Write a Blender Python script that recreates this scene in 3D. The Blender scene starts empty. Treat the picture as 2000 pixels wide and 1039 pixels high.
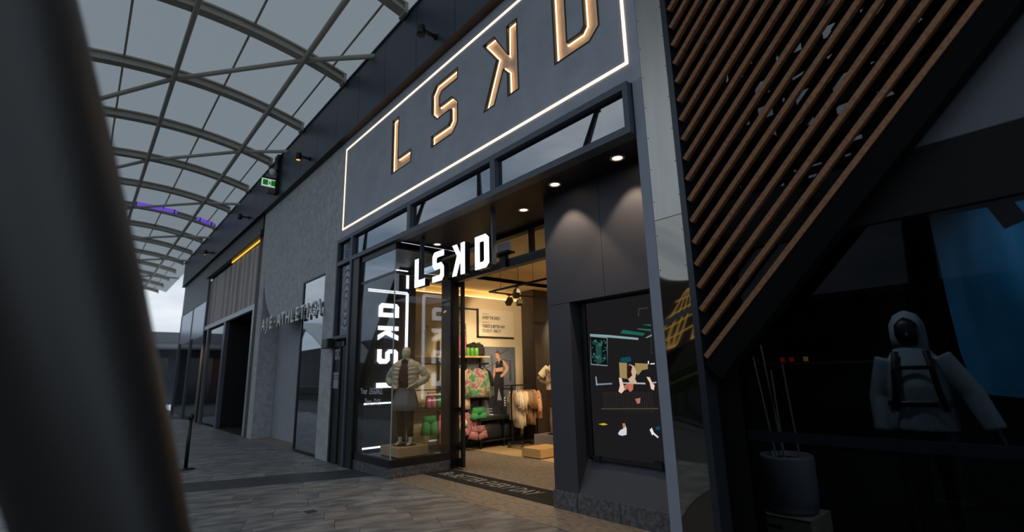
import bpy, bmesh, math, random
from mathutils import Vector, Matrix, noise
random.seed(7)
PI = math.pi
sc = bpy.context.scene
C = sc.collection

# ---------------------------------------------------------------- camera
yaw, pitch, roll = math.radians(-49.0188), math.radians(12.5568), math.radians(-1.459)
F = Vector((math.sin(yaw)*math.cos(pitch), math.cos(yaw)*math.cos(pitch), math.sin(pitch)))
r0 = Vector((math.cos(yaw), -math.sin(yaw), 0)); u0 = r0.cross(F)
Rr = r0*math.cos(roll)+u0*math.sin(roll); Uu = -r0*math.sin(roll)+u0*math.cos(roll)
cd = bpy.data.cameras.new('camera'); cam = bpy.data.objects.new('camera', cd); C.objects.link(cam)
cam.matrix_world = Matrix(((Rr.x, Uu.x, -F.x, 0), (Rr.y, Uu.y, -F.y, 0), (Rr.z, Uu.z, -F.z, 1.5), (0, 0, 0, 1)))
cd.sensor_width = 36; cd.lens = 967.6/2000*36; cd.clip_start = .02; cd.clip_end = 500
cd.dof.use_dof = True; cd.dof.focus_distance = 6.5; cd.dof.aperture_fstop = .95
sc.camera = cam

# ---------------------------------------------------------------- sky, exposure
sc.view_settings.view_transform = 'Standard'; sc.view_settings.look = 'None'
sc.view_settings.gamma = 1; sc.view_settings.use_curve_mapping = False
sc.view_settings.exposure = 0.0
w = bpy.data.worlds.new('dusk_sky'); sc.world = w; w.use_nodes = True
nt = w.node_tree; nt.nodes.clear()
N = lambda t: nt.nodes.new(t)
tc = N('ShaderNodeTexCoord'); mp = N('ShaderNodeMapping'); mp.inputs['Scale'].default_value = (1.2, 1.2, 3.2)
no = N('ShaderNodeTexNoise'); no.inputs['Scale'].default_value = 2.3; no.inputs['Detail'].default_value = 7; no.inputs['Roughness'].default_value = .55
rp = N('ShaderNodeValToRGB'); e = rp.color_ramp.elements
e[0].position = .38; e[0].color = (.23, .31, .41, 1); e[1].position = .68; e[1].color = (.62, .66, .70, 1)
bg = N('ShaderNodeBackground'); bg.inputs['Strength'].default_value = 1.36; ow = N('ShaderNodeOutputWorld')
L_ = nt.links.new
L_(tc.outputs['Generated'], mp.inputs['Vector']); L_(mp.outputs[0], no.inputs['Vector']); L_(no.outputs['Fac'], rp.inputs['Fac'])
L_(rp.outputs[0], bg.inputs['Color']); L_(bg.outputs[0], ow.inputs['Surface'])

# ---------------------------------------------------------------- materials
def lin(c):
    return tuple(((v/255)/12.92 if v/255 <= .04045 else ((v/255+.055)/1.055)**2.4) for v in c)
_M = {}
def M(name, col, rough=.6, metal=0, var=0, vs=6, bump=0, bs=30, spec=.5, stretch=None, col2=None, rnd=0, contrast=(.3, .7), coat=0):
    """procedural principled material: colour with noise variation, optional bump"""
    if name in _M: return _M[name]
    m = bpy.data.materials.new(name); m.use_nodes = True; t = m.node_tree; b = t.nodes['Principled BSDF']
    c = lin(col); b.inputs['Base Color'].default_value = (*c, 1)
    b.inputs['Roughness'].default_value = rough; b.inputs['Metallic'].default_value = metal
    b.inputs['Specular IOR Level'].default_value = spec; b.inputs['Coat Weight'].default_value = coat
    geo = t.nodes.new('ShaderNodeNewGeometry'); pos = geo.outputs['Position']
    if rnd:
        oi = t.nodes.new('ShaderNodeObjectInfo'); va = t.nodes.new('ShaderNodeVectorMath'); va.operation = 'ADD'
        ml = t.nodes.new('ShaderNodeMath'); ml.operation = 'MULTIPLY'; ml.inputs[1].default_value = 37
        t.links.new(oi.outputs['Random'], ml.inputs[0]); t.links.new(pos, va.inputs[0]); t.links.new(ml.outputs[0], va.inputs[1]); pos = va.outputs[0]
    if stretch:
        mp = t.nodes.new('ShaderNodeMapping'); mp.inputs['Scale'].default_value = stretch[:3]
        if len(stretch) > 3:
            mr = t.nodes.new('ShaderNodeMapping'); mr.inputs['Rotation'].default_value = (0, 0, stretch[3]); t.links.new(pos, mr.inputs['Vector']); pos = mr.outputs[0]
        t.links.new(pos, mp.inputs['Vector']); pos = mp.outputs[0]
    if var or col2:
        n = t.nodes.new('ShaderNodeTexNoise'); n.inputs['Scale'].default_value = vs; n.inputs['Detail'].default_value = 5
        t.links.new(pos, n.inputs['Vector'])
        rp = t.nodes.new('ShaderNodeValToRGB'); e = rp.color_ramp.elements; e[0].position, e[1].position = contrast
        c2 = lin(col2) if col2 else tuple(min(1, v*(1+var)) for v in c)
        c1 = c if col2 else tuple(v*(1-var) for v in c)
        e[0].color = (*c1, 1); e[1].color = (*c2, 1)
        t.links.new(n.outputs['Fac'], rp.inputs['Fac']); t.links.new(rp.outputs[0], b.inputs['Base Color'])
    if bump:
        n2 = t.nodes.new('ShaderNodeTexNoise'); n2.inputs['Scale'].default_value = bs; n2.inputs['Detail'].default_value = 6
        bp = t.nodes.new('ShaderNodeBump'); bp.inputs['Strength'].default_value = bump; bp.inputs['Distance'].default_value = .02
        t.links.new(pos, n2.inputs['Vector']); t.links.new(n2.outputs['Fac'], bp.inputs['Height']); t.links.new(bp.outputs[0], b.inputs['Normal'])
    _M[name] = m; return m
def EM(name, col, s):
    if name in _M: return _M[name]
    m = bpy.data.materials.new(name); m.use_nodes = True; t = m.node_tree; t.nodes.clear()
    e = t.nodes.new('ShaderNodeEmission'); e.inputs['Color'].default_value = (*lin(col), 1); e.inputs['Strength'].default_value = s
    o = t.nodes.new('ShaderNodeOutputMaterial'); t.links.new(e.outputs[0], o.inputs['Surface'])
    _M[name] = m; return m
def GL(name, tint=(255, 255, 255), base=.02, ior=1.5, rough=0.0):
    """pane of glass: clear body, mirror coat that follows Fresnel plus a constant film reflectance"""
    if name in _M: return _M[name]
    m = bpy.data.materials.new(name); m.use_nodes = True; t = m.node_tree; t.nodes.clear()
    tr = t.nodes.new('ShaderNodeBsdfTransparent'); tr.inputs['Color'].default_value = (*lin(tint), 1)
    gl = t.nodes.new('ShaderNodeBsdfGlossy'); gl.inputs['Roughness'].default_value = rough; gl.inputs['Color'].default_value = (.92, .96, 1, 1)
    lw = t.nodes.new('ShaderNodeLayerWeight'); lw.inputs['Blend'].default_value = .5        # Schlick, the same from both sides of the pane
    fr = t.nodes.new('ShaderNodeMath'); fr.operation = 'POWER'; fr.inputs[1].default_value = 5; t.links.new(lw.outputs['Facing'], fr.inputs[0])
    ad = t.nodes.new('ShaderNodeMath'); ad.operation = 'MULTIPLY_ADD'; ad.use_clamp = True; ad.inputs[1].default_value = 1-base; ad.inputs[2].default_value = base
    mx = t.nodes.new('ShaderNodeMixShader'); o = t.nodes.new('ShaderNodeOutputMaterial')
    t.links.new(fr.outputs[0], ad.inputs[0]); t.links.new(ad.outputs[0], mx.inputs[0]); t.links.new(tr.outputs[0], mx.inputs[1]); t.links.new(gl.outputs[0], mx.inputs[2])
    t.links.new(mx.outputs[0], o.inputs['Surface'])
    _M[name] = m; return m
def MEMB():
    m = bpy.data.materials.new('roof_membrane'); m.use_nodes = True; t = m.node_tree; t.nodes.clear()
    d = t.nodes.new('ShaderNodeBsdfDiffuse'); d.inputs['Color'].default_value = (.6, .61, .61, 1)
    tr = t.nodes.new('ShaderNodeBsdfTranslucent'); tr.inputs['Color'].default_value = (.545, .555, .54, 1)
    mx = t.nodes.new('ShaderNodeMixShader'); mx.inputs[0].default_value = .62; o = t.nodes.new('ShaderNodeOutputMaterial')
    t.links.new(d.outputs[0], mx.inputs[1]); t.links.new(tr.outputs[0], mx.inputs[2]); t.links.new(mx.outputs[0], o.inputs['Surface'])
    return m

GREY = M('painted_render', (158, 163, 172), .75, var=.10, vs=3, bump=.08, bs=25)
PIL = M('pilaster_paint', (138, 144, 156), .6, var=.04, vs=4)
CONC = M('rough_concrete', (170, 174, 176), .9, var=.18, vs=9, bump=.9, bs=45)
RECESS = M('smooth_render', (146, 150, 156), .85, var=.06, vs=4)
FASC = M('dark_cladding', (52, 61, 76), .42, var=.10, vs=2)
BLACK = M('black_powdercoat', (15, 16, 18), .42, var=.1, vs=20)
FRAME = M('charcoal_frame', (70, 78, 90), .45, var=.06, vs=12)
JAMB = M('dark_laminate', (56, 58, 66), .55, var=.05, vs=5)
SOFF = M('black_soffit', (14, 14, 15), .5, var=.1, vs=8)
BROWN = M('brown_soffit', (52, 33, 15), .5, var=.3, vs=3, stretch=(1, 8, 8))
STONE = M('plinth_stone', (84, 85, 88), .5, var=.38, vs=20, bump=.1, bs=40, contrast=(.40, .62))
TERR = M('terrazzo', (126, 116, 102), .5, var=.27, vs=11, bump=.05, bs=60, contrast=(.38, .62), stretch=(1, 1.6, 1))
STEEL = M('brushed_steel', (172, 170, 164), .34, 1, var=.06, vs=14, stretch=(1, 1, .1))
CHROME = M('chrome', (200, 200, 200), .12, 1)
WOOD = M('slat_timber', (130, 86, 52), .6, var=.35, vs=14, stretch=(3, 3, 3), rnd=1, bump=.15, bs=60)
PALEWOOD = M('pale_timber', (206, 176, 128), .5, var=.14, vs=5, stretch=(1, 6, 6))
OAK = M('oak_floor', (196, 168, 124), .4, var=.12, vs=4, stretch=(1, 7, 1))
CREAM = M('cream_wall', (222, 204, 168), .8, var=.03, vs=3)
WHITEP = M('white_paint', (225, 225, 222), .6, var=.03, vs=8)
GALV = M('canopy_steel', (168, 164, 154), .5, var=.06, vs=5)
GLASS = GL('shop_glass', (244, 248, 250), .035)
FILM = GL('mirror_film_glass', (90, 100, 110), .42)
TRANSG = GL('transom_glass', (110, 120, 130), .30)
DGLASS = GL('dark_tinted_glass', (170, 175, 180), .006)
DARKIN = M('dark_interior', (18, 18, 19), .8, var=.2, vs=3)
WARM = EM('warm_led', (255, 224, 190), 1.9)
HALO = EM('halo_led', (255, 206, 150), 3.6)
COOL = EM('white_led', (246, 244, 255), 2.2)
COVE = EM('cove_led', (255, 206, 130), 5.0)
AMBER = EM('amber_led', (255, 190, 70), 1.4)
LENS = EM('downlight_lens', (255, 226, 180), 6.0)

# ---------------------------------------------------------------- mesh helpers
def bm_(): return bmesh.new()
def box(b, x0, x1, y0, y1, z0, z1):
    v = [b.verts.new((x, y, z)) for x in (x0, x1) for y in (y0, y1) for z in (z0, z1)]
    for f in ((0, 1, 3, 2), (4, 6, 7, 5), (0, 4, 5, 1), (2, 3, 7, 6), (0, 2, 6, 4), (1, 5, 7, 3)): b.faces.new([v[i] for i in f])
    return b
def Bx(*a): return box(bm_(), *a)
def ring_axes(d, side=None):
    d = d.normalized(); s = Vector(side) if side else (Vector((0, 0, 1)) if abs(d.z) < .9 else Vector((1, 0, 0)))
    a = (s - d*s.dot(d)).normalized(); return a, d.cross(a)
def loft(b, pts, rad, side=None, n=14, cap=True, fn=None):
    """surface through elliptical rings; rad: number or (ra, rb) per point; fn(i,t) scales the radius"""
    pts = [Vector(p) for p in pts]; rings = []
    for i, p in enumerate(pts):
        d = (pts[min(i+1, len(pts)-1)]-pts[max(i-1, 0)])
        a, c = ring_axes(d, side); r = rad[i] if isinstance(rad, (list, tuple)) else rad
        ra, rb = r if isinstance(r, (list, tuple)) else (r, r); R = []
        for k in range(n):
            t = 2*PI*k/n; q = fn(i, t) if fn else 1
            R.append(b.verts.new(p+a*(ra*q*math.cos(t))+c*(rb*q*math.sin(t))))
        rings.append(R)
    for i in range(len(rings)-1):
        for k in range(n):
            b.faces.new((rings[i][k], rings[i][(k+1) % n], rings[i+1][(k+1) % n], rings[i+1][k]))
    if cap: b.faces.new(rings[0][::-1]); b.faces.new(rings[-1])
    return b
def tube(b, p0, p1, r0, r1=None, n=10): return loft(b, [p0, p1], [r0, r0 if r1 is None else r1], n=n)
def lathe(b, prof, c=(0, 0, 0), n=20, cap=True):
    rings = []
    for r, z in prof: rings.append([b.verts.new((c[0]+r*math.cos(2*PI*k/n), c[1]+r*math.sin(2*PI*k/n), c[2]+z)) for k in range(n)])
    for i in range(len(rings)-1):
        for k in range(n): b.faces.new((rings[i][k], rings[i][(k+1) % n], rings[i+1][(k+1) % n], rings[i+1][k]))
    if cap: b.faces.new(rings[0][::-1]); b.faces.new(rings[-1])
    return b
def plate(b, loops, f, vec):
    """flat region with holes (2-D loops mapped by f) extruded along vec"""
    ed = []
    for lp in loops:
        vs = [b.verts.new(f(*p)) for p in lp]
        for i in range(len(vs)): ed.append(b.edges.new((vs[i], vs[(i+1) % len(vs)])))
    fc = [g for g in bmesh.ops.triangle_fill(b, use_beauty=True, use_dissolve=False, edges=ed)['geom'] if isinstance(g, bmesh.types.BMFace)]
    if vec is not None:
        ex = bmesh.ops.extrude_face_region(b, geom=fc)
        bmesh.ops.translate(b, vec=Vector(vec), verts=[g for g in ex['geom'] if isinstance(g, bmesh.types.BMVert)])
    return b
def prism(b, pts, vec):
    v0 = [b.verts.new(p) for p in pts]; v1 = [b.verts.new(Vector(p)+Vector(vec)) for p in pts]; n = len(pts)
    b.faces.new(v0); b.faces.new(v1[::-1])
    for i in range(n): b.faces.new((v0[i], v1[i], v1[(i+1) % n], v0[(i+1) % n]))
    return b
def area(p): return sum(p[i][0]*p[(i+1) % len(p)][1]-p[(i+1) % len(p)][0]*p[i][1] for i in range(len(p)))/2
def offset(p, d):
    """inset a simple polygon by d (negative grows it)"""
    if area(p) < 0: p = p[::-1]
    o = []; n = len(p)
    for i in range(n):
        a, q, c = Vector(p[i-1]), Vector(p[i]), Vector(p[(i+1) % n])
        e1 = (q-a).normalized(); e2 = (c-q).normalized(); n1 = Vector((-e1.y, e1.x)); n2 = Vector((-e2.y, e2.x))
        k = n1+n2; o.append(tuple(q+k*(d/max(.3, 1+n1.dot(n2)))))
    return o
WL = {}
def obj(name, b, mat, parent=None, smooth=False, bevel=0, org=None, mesh=None):
    """one mesh object; world-coordinate geometry is moved into its parent's frame"""
    if mesh is None:
        bmesh.ops.recalc_face_normals(b, faces=b.faces)
        if bevel: bmesh.ops.bevel(b, geom=[x for x in b.edges if len(x.link_faces) == 2 and x.calc_face_angle(0) > .5], offset=bevel, segments=2, affect='EDGES', profile=.6)
    if parent: o0 = WL[parent]
    else:
        vs = [v.co for v in (b.verts if mesh is None else mesh.vertices)]
        lo = [min(v[i] for v in vs) for i in range(3)]; hi = [max(v[i] for v in vs) for i in range(3)]
        o0 = Vector(org) if org else Vector(((lo[0]+hi[0])/2, (lo[1]+hi[1])/2, lo[2]))
    if mesh is None:
        mesh = bpy.data.meshes.new(name); bmesh.ops.translate(b, vec=-o0, verts=b.verts); b.to_mesh(mesh); b.free()
    else: mesh.transform(Matrix.Translation(-o0))
    if smooth:
        for f in mesh.polygons: f.use_smooth = True
    mesh.materials.clear(); mesh.materials.append(mat)
    o = bpy.data.objects.new(name, mesh); C.objects.link(o); WL[o] = o0
    if parent: o.parent = parent
    else: o.location = o0
    return o
def tag(o, label=None, cat=None, group=None, kind=None):
    for k, v in (('label', label), ('category', cat), ('group', group), ('kind', kind)):
        if v: o[k] = v
    return o
def thing(name, label, cat, loc=(0, 0, 0), group=None, kind=None):
    o = bpy.data.objects.new(name, None); C.objects.link(o); o.location = loc; o.empty_display_size = .1
    WL[o] = Vector(loc); return tag(o, label, cat, group, kind)
def struct(name, b, mat, label, cat, **k): return tag(obj(name, b, mat, **k), label, cat, None, 'structure')
def sthing(name, label, cat, loc=(0, 0, 0)): return thing(name, label, cat, loc, None, 'structure')
def dup(root, loc, rotz, label, group=None):
    r = root.copy(); C.objects.link(r); r.location = loc; r.rotation_euler = (0, 0, rotz); r['label'] = label
    if group: r['group'] = group
    for ch in list(root.children):
        c = ch.copy(); C.objects.link(c); c.parent = r
        for g in list(ch.children):
            d = g.copy(); C.objects.link(d); d.parent = c
    return r
def place(o, loc, rotz=0):
    o.location = loc; o.rotation_euler = (0, 0, rotz); return o
def baked(b, mods):
    """mesh after modifiers (remesh / smooth), no operators"""
    bmesh.ops.recalc_face_normals(b, faces=b.faces)
    me = bpy.data.meshes.new('t'); b.to_mesh(me); b.free(); o = bpy.data.objects.new('t', me); C.objects.link(o)
    for ty, kw in mods:
        m = o.modifiers.new(ty, ty)
        for k, v in kw.items(): setattr(m, k, v)
    dg = bpy.context.evaluated_depsgraph_get(); dg.update()
    out = bpy.data.meshes.new_from_object(o.evaluated_get(dg)); bpy.data.objects.remove(o); bpy.data.meshes.remove(me)
    return out
def fused(b, vox=.014, it=4): return baked(b, [('REMESH', dict(mode='VOXEL', voxel_size=vox)), ('SMOOTH', dict(iterations=it, factor=.5))])
def text(name, s, size, mat, parent, o, xd, up, ext=.0008, shear=0, align='LEFT', sx=1, bold=0, label=None, cat=None, group=None, spacing=1):
    cu = bpy.data.curves.new('t', 'FONT'); cu.body = s; cu.size = size; cu.extrude = ext; cu.shear = shear; cu.align_x = align; cu.offset = bold
    cu.resolution_u = 2; cu.space_character = spacing
    t = bpy.data.objects.new('t', cu); C.objects.link(t); dg = bpy.context.evaluated_depsgraph_get(); dg.update()
    me = bpy.data.meshes.new_from_object(t.evaluated_get(dg)); bpy.data.objects.remove(t)
    xd = Vector(xd).normalized(); up = Vector(up).normalized(); nz = xd.cross(up)
    me.transform(Matrix(((xd.x*sx, up.x, nz.x, o[0]), (xd.y*sx, up.y, nz.y, o[1]), (xd.z*sx, up.z, nz.z, o[2]), (0, 0, 0, 1))))
    q = obj(name, None, mat, parent, mesh=me)
    if label: tag(q, label, cat, group)
    return q
def spot(loc, tgt, e, col, ang, blend=.6, rad=.03, name='lamp_light', parent=None):
    l = bpy.data.lights.new(name, 'SPOT'); l.energy = e; l.color = col; l.spot_size = math.radians(ang); l.spot_blend = blend; l.shadow_soft_size = rad
    o = bpy.data.objects.new(name, l); C.objects.link(o); o.location = loc
    o.rotation_euler = (Vector(tgt)-Vector(loc)).to_track_quat('-Z', 'Y').to_euler()
    if parent: o.parent = parent; o.location = Vector(loc)-WL[parent]
    return o
XZ = lambda y: (lambda a, c: (a, y, c))
SCR={
'tube':[(-3.885,1.97),(-3.61,1.936),(-3.208,1.874),(-3.211,1.851),(-3.612,1.908),(-3.887,1.945)],
't1':[(-3.446,1.943),(-3.402,1.977),(-3.12,1.917),(-3.145,1.892)],
't2':[(-3.217,1.978),(-3.044,1.952),(-3.046,1.933),(-3.195,1.961)],
't3':[(-3.145,2.012),(-3.038,2.004),(-3.04,1.985)],
't4':[(-3.114,1.871),(-3.036,1.899),(-3.038,1.88),(-3.11,1.863)],
'pic':[(-3.88,1.936),(-3.638,1.902),(-3.654,1.586),(-3.899,1.61)],
'picd':[(-3.81,1.852),(-3.724,1.867),(-3.728,1.624),(-3.813,1.615)],
'cyan':[(-3.476,1.635),(-3.453,1.673),(-3.333,1.679),(-3.324,1.629),(-3.391,1.62)],
'board':[(-3.489,1.623),(-3.382,1.612),(-3.398,1.441),(-3.494,1.457)],
'board2':[(-3.275,1.608),(-3.114,1.595),(-3.12,1.54),(-3.192,1.531),(-3.251,1.476),(-3.287,1.533)],
'face':[(-3.381,1.57),(-3.35,1.599),(-3.292,1.578),(-3.266,1.514),(-3.291,1.44),(-3.272,1.402),(-3.364,1.403),(-3.384,1.441),(-3.393,1.498)],
'faced':[(-3.386,1.57),(-3.351,1.592),(-3.315,1.572),(-3.335,1.515),(-3.324,1.478),(-3.379,1.441),(-3.394,1.479)],
'hand1':[(-3.506,1.458),(-3.468,1.449),(-3.447,1.366),(-3.436,1.328),(-3.488,1.286),(-3.524,1.308),(-3.499,1.373)],
'hand2':[(-3.145,1.46),(-3.106,1.455),(-3.081,1.401),(-3.054,1.372),(-3.068,1.322),(-3.101,1.336),(-3.112,1.401)],
'neck':[(-3.398,1.392),(-3.318,1.391),(-3.329,1.328),(-3.368,1.302),(-3.398,1.335)],
'chest':[(-3.442,1.373),(-3.398,1.388),(-3.402,1.339),(-3.433,1.316)],
'bar':[(-3.836,1.394),(-3.605,1.401),(-3.606,1.385),(-3.838,1.374)],
'barp':[(-3.84,1.475),(-3.824,1.474),(-3.817,1.374),(-3.838,1.374)],
'bar2':[(-3.47,1.406),(-3.171,1.4),(-3.162,1.383),(-3.471,1.392)],
'bar3':[(-3.094,1.405),(-3.029,1.408),(-3.031,1.395),(-3.087,1.392)],
'thigh':[(-3.311,1.232),(-3.242,1.244),(-3.251,1.189),(-3.288,1.181)],
'line':[(-3.78,1.121),(-3.035,1.145),(-3.036,1.136),(-3.781,1.111)],
'rail':[(-3.766,1.295),(-3.04,1.3),(-3.041,1.292),(-3.767,1.283)],
'yellow':[(-3.841,0.946),(-3.752,0.962),(-3.703,0.948),(-3.77,0.935)],
'shoe':[(-3.569,0.864),(-3.537,0.899),(-3.497,0.916),(-3.502,0.964),(-3.473,0.976),(-3.45,0.919),(-3.456,0.857),(-3.509,0.842),(-3.556,0.846)],
'sock':[(-3.502,0.968),(-3.473,0.976),(-3.463,0.937),(-3.497,0.916)],
'shoe2':[(-3.159,0.925),(-3.131,0.948),(-3.11,0.9),(-3.06,0.862),(-3.066,0.848),(-3.121,0.882),(-3.135,0.871)],
'blue':[(-3.088,0.954),(-3.033,0.967),(-3.036,0.933),(-3.078,0.93)],
'box':[(-3.191,2.107),(-3.178,2.192),(-3.056,2.189),(-3.057,2.177),(-3.17,2.179),(-3.177,2.102)],
'light1':[(-3.111,1.624),(-3.098,1.624),(-3.102,1.591),(-3.115,1.591)],
'light2':[(-3.083,1.598),(-3.031,1.599),(-3.033,1.587),(-3.085,1.587)],
}
POS={
'legs':[(7.517,1.614),(7.717,1.626),(7.75,1.501),(7.764,1.335),(7.743,1.118),(7.794,0.844),(7.731,0.821),(7.655,1.067),(7.595,1.259),(7.562,1.071),(7.527,0.832),(7.436,0.832),(7.456,1.129),(7.44,1.344),(7.471,1.479)],
'torso':[(7.522,1.856),(7.603,1.901),(7.677,1.912),(7.742,1.879),(7.735,1.623),(7.517,1.609),(7.505,1.724)],
'bra':[(7.515,1.834),(7.596,1.889),(7.609,1.82),(7.676,1.906),(7.734,1.862),(7.738,1.722),(7.504,1.697)],
'head':[(7.512,2.039),(7.557,2.095),(7.622,2.085),(7.643,2.029),(7.626,1.956),(7.589,1.917),(7.539,1.934),(7.525,1.984)],
'neck':[(7.575,1.939),(7.634,1.973),(7.669,1.901),(7.595,1.878)],
'hair':[(7.505,2.028),(7.543,2.101),(7.608,2.107),(7.651,2.057),(7.642,1.995),(7.607,2.045),(7.542,2.056)],
'arm':[(7.72,1.895),(7.808,1.856),(7.916,1.721),(7.891,1.637),(7.784,1.539),(7.695,1.485),(7.644,1.503),(7.66,1.541),(7.757,1.6),(7.818,1.694),(7.747,1.806)],
'arm2':[(7.522,1.845),(7.491,1.752),(7.446,1.643),(7.422,1.534),(7.45,1.479),(7.5,1.506),(7.495,1.615),(7.519,1.724)],
'st1':[(7.748,1.014),(7.792,1.018),(7.794,0.985),(7.75,0.982)],
'st2':[(7.75,0.96),(7.794,0.963),(7.796,0.931),(7.753,0.927)],
'st3':[(7.752,0.906),(7.796,0.909),(7.798,0.876),(7.755,0.873)],
'st4':[(7.754,0.852),(7.798,0.855),(7.801,0.822),(7.757,0.819)],
'shoe1':[(7.428,0.822),(7.499,0.823),(7.503,0.701),(7.425,0.664),(7.335,0.659),(7.321,0.681),(7.405,0.707)],
'sole1':[(7.321,0.671),(7.425,0.664),(7.411,0.639),(7.321,0.65)],
'shoe2':[(7.727,0.81),(7.808,0.811),(7.826,0.681),(7.802,0.613),(7.715,0.624),(7.71,0.715)],
'sole2':[(7.708,0.624),(7.817,0.628),(7.816,0.593),(7.707,0.6)],
'bar':[(7.566,2.168),(7.588,2.168),(7.586,2.101),(7.564,2.101)],
'pole':[(7.396,1.999),(7.418,1.999),(7.425,0.997),(7.404,0.998)],
'beam':[(7.182,1.824),(7.196,1.824),(7.208,1.298),(7.194,1.298)],
'cable':[(7.201,1.699),(7.522,1.834),(7.522,1.823),(7.201,1.683)],
'cable2':[(7.635,2.023),(7.938,2.174),(7.952,2.163),(7.65,2.012)],
'cable3':[(7.706,1.918),(7.966,1.868),(7.965,1.851),(7.706,1.901)],
'bag':[(7.959,1.879),(7.989,1.879),(7.997,1.412),(7.958,1.372),(7.929,1.414)],
'mat':[(7.399,1.078),(7.829,1.06),(7.839,0.626),(7.321,0.66),(7.258,0.978)],
'bench1':[(7.152,0.801),(7.393,0.792),(7.392,0.771),(7.152,0.775)],
'bench2':[(7.134,0.75),(7.392,0.74),(7.391,0.713),(7.134,0.724)],
'bench3':[(7.123,0.699),(7.356,0.689),(7.356,0.668),(7.123,0.673)],
'white':[(7.601,1.231),(7.624,1.258),(7.655,1.067),(7.756,1.036),(7.829,1.06),(7.836,1.032),(7.681,0.958),(7.552,0.964),(7.562,1.071)],
}
# ================================================================ FLOOR
floor = struct('floor', Bx(-75, 12, -30, 4.6, -.12, -.014), M('paver_joint', (58, 57, 56), .8, var=.2, vs=4), 'grey stone paving of the covered walkway', 'floor', org=(-8, 0, 0))
def clip(p, a, c, d):                                   # keep a*x+c*y<=d
    o = []
    for i in range(len(p)):
        P, Q = p[i], p[(i+1) % len(p)]; fp = a*P[0]+c*P[1]-d; fq = a*Q[0]+c*Q[1]-d
        if fp <= 0: o.append(P)
        if fp*fq < 0: s = fp/(fp-fq); o.append((P[0]+s*(Q[0]-P[0]), P[1]+s*(Q[1]-P[1])))
    return o
ROT = -math.atan2(.932, .362)
PAV = [M('paver_'+n_, c1, .5, col2=c2, vs=2.6, stretch=(1.1, 2.7, 1, ROT), rnd=1, bump=.05, bs=40, contrast=(.38, .64)) for n_, c1, c2 in
       (('light', (88, 89, 91), (136, 136, 134)), ('mid', (82, 83, 86), (126, 126, 125)), ('warm', (86, 85, 84), (130, 127, 123)))]
PAVD = M('paver_dark_band', (52, 51, 52), .55, var=.15, vs=5, rnd=1, bump=.05)
ud = Vector((.362, .932)); vd = Vector((.932, -.362)); RW, TL = .405, .81
tiles = []
for i in range(-45, 12):
    v0 = -8.73+i*RW; off = random.random()*TL
    for j in range(-18, 30):
        uu = off+j*TL; q = [ud*a+vd*c for a, c in ((uu, v0), (uu+TL, v0), (uu+TL, v0+RW), (uu, v0+RW))]
        pc = sum(q, Vector((0, 0)))/4
        if not (-34 < pc.x < -1 and -1.2 < pc.y < 4.3): continue
        g = .0022; q = [ud*a+vd*c for a, c in ((uu+g, v0+g), (uu+TL-g, v0+g), (uu+TL-g, v0+RW-g), (uu+g, v0+RW-g))]
        q = clip([tuple(x) for x in q], 0, 1, 3.862)
        if len(q) >= 3 and abs(area(q)) > .0003: tiles.append((pc.length+(9 if pc.y < .3 else 0), q, i in (-2, -1)))
tiles.sort(key=lambda t: t[0]); far_b = bm_()
for k, (d, q, dark) in enumerate(tiles):
    z = random.uniform(-.0012, .0008)
    if k < 260:
        obj('paver', prism(bm_(), [(x, y, z) for x, y in q], (0, 0, -.013)), PAVD if dark else random.choice(PAV), floor)
    elif q: prism(far_b, [(x, y, z) for x, y in q], (0, 0, -.013))
tag(obj('distant_pavers', far_b, PAV[1], floor), kind='stuff')
obj('drain_grate', Bx(-6.46, -6.32, 2.24, 2.36, -.001, .003), M('grate_metal', (50, 48, 44), .4, .6, var=.6, vs=60), floor)

floor_in = struct('floor_shop', Bx(-9.38, -2.5, 3.868, 12, -.12, -.012), M('paver_joint'  , (0, 0, 0)), 'shop floor of speckled stone tiles and pale oak boards', 'floor')
x = -9.38
for r_ in range(5):
    y0 = 3.868+r_*.55; x = -9.38-random.random()*.8
    while x < -2.5:
        xa, xb = max(x, -9.38), min(x+1.2, -2.5)
        if xb-xa > .05: obj('stone_tile', Bx(xa+.001, xb-.001, y0+.001, min(y0+.55, 6.6)-.001, -.012, 0), TERR, floor_in)
        x += 1.2
for i in range(30):
    y0 = 6.6+i*.18
    obj('oak_board', Bx(-9.38, -2.5, y0+.0012, y0+.1788, -.012, .0005), OAK, floor_in)

# entrance mat
mat_ = thing('entrance_mat', 'black entrance mat with grey lettering set in the doorway', 'mat', (-5.9, 4.71, 0))
obj('mat_pile', Bx(-7.5, -4.42, 4.44, 4.99, 0, .006), M('mat_pile', (17, 16, 16), .95, var=.3, vs=80, bump=.4, bs=300), mat_)
text('lettering', 'Be BETTER EVERY DAY', .36, M('mat_print', (150, 146, 142), .9), mat_, (-7.25, 4.60, .0065), (1, 0, 0), (0, 1, 0), ext=.0004, shear=.32, sx=.60)

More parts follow.
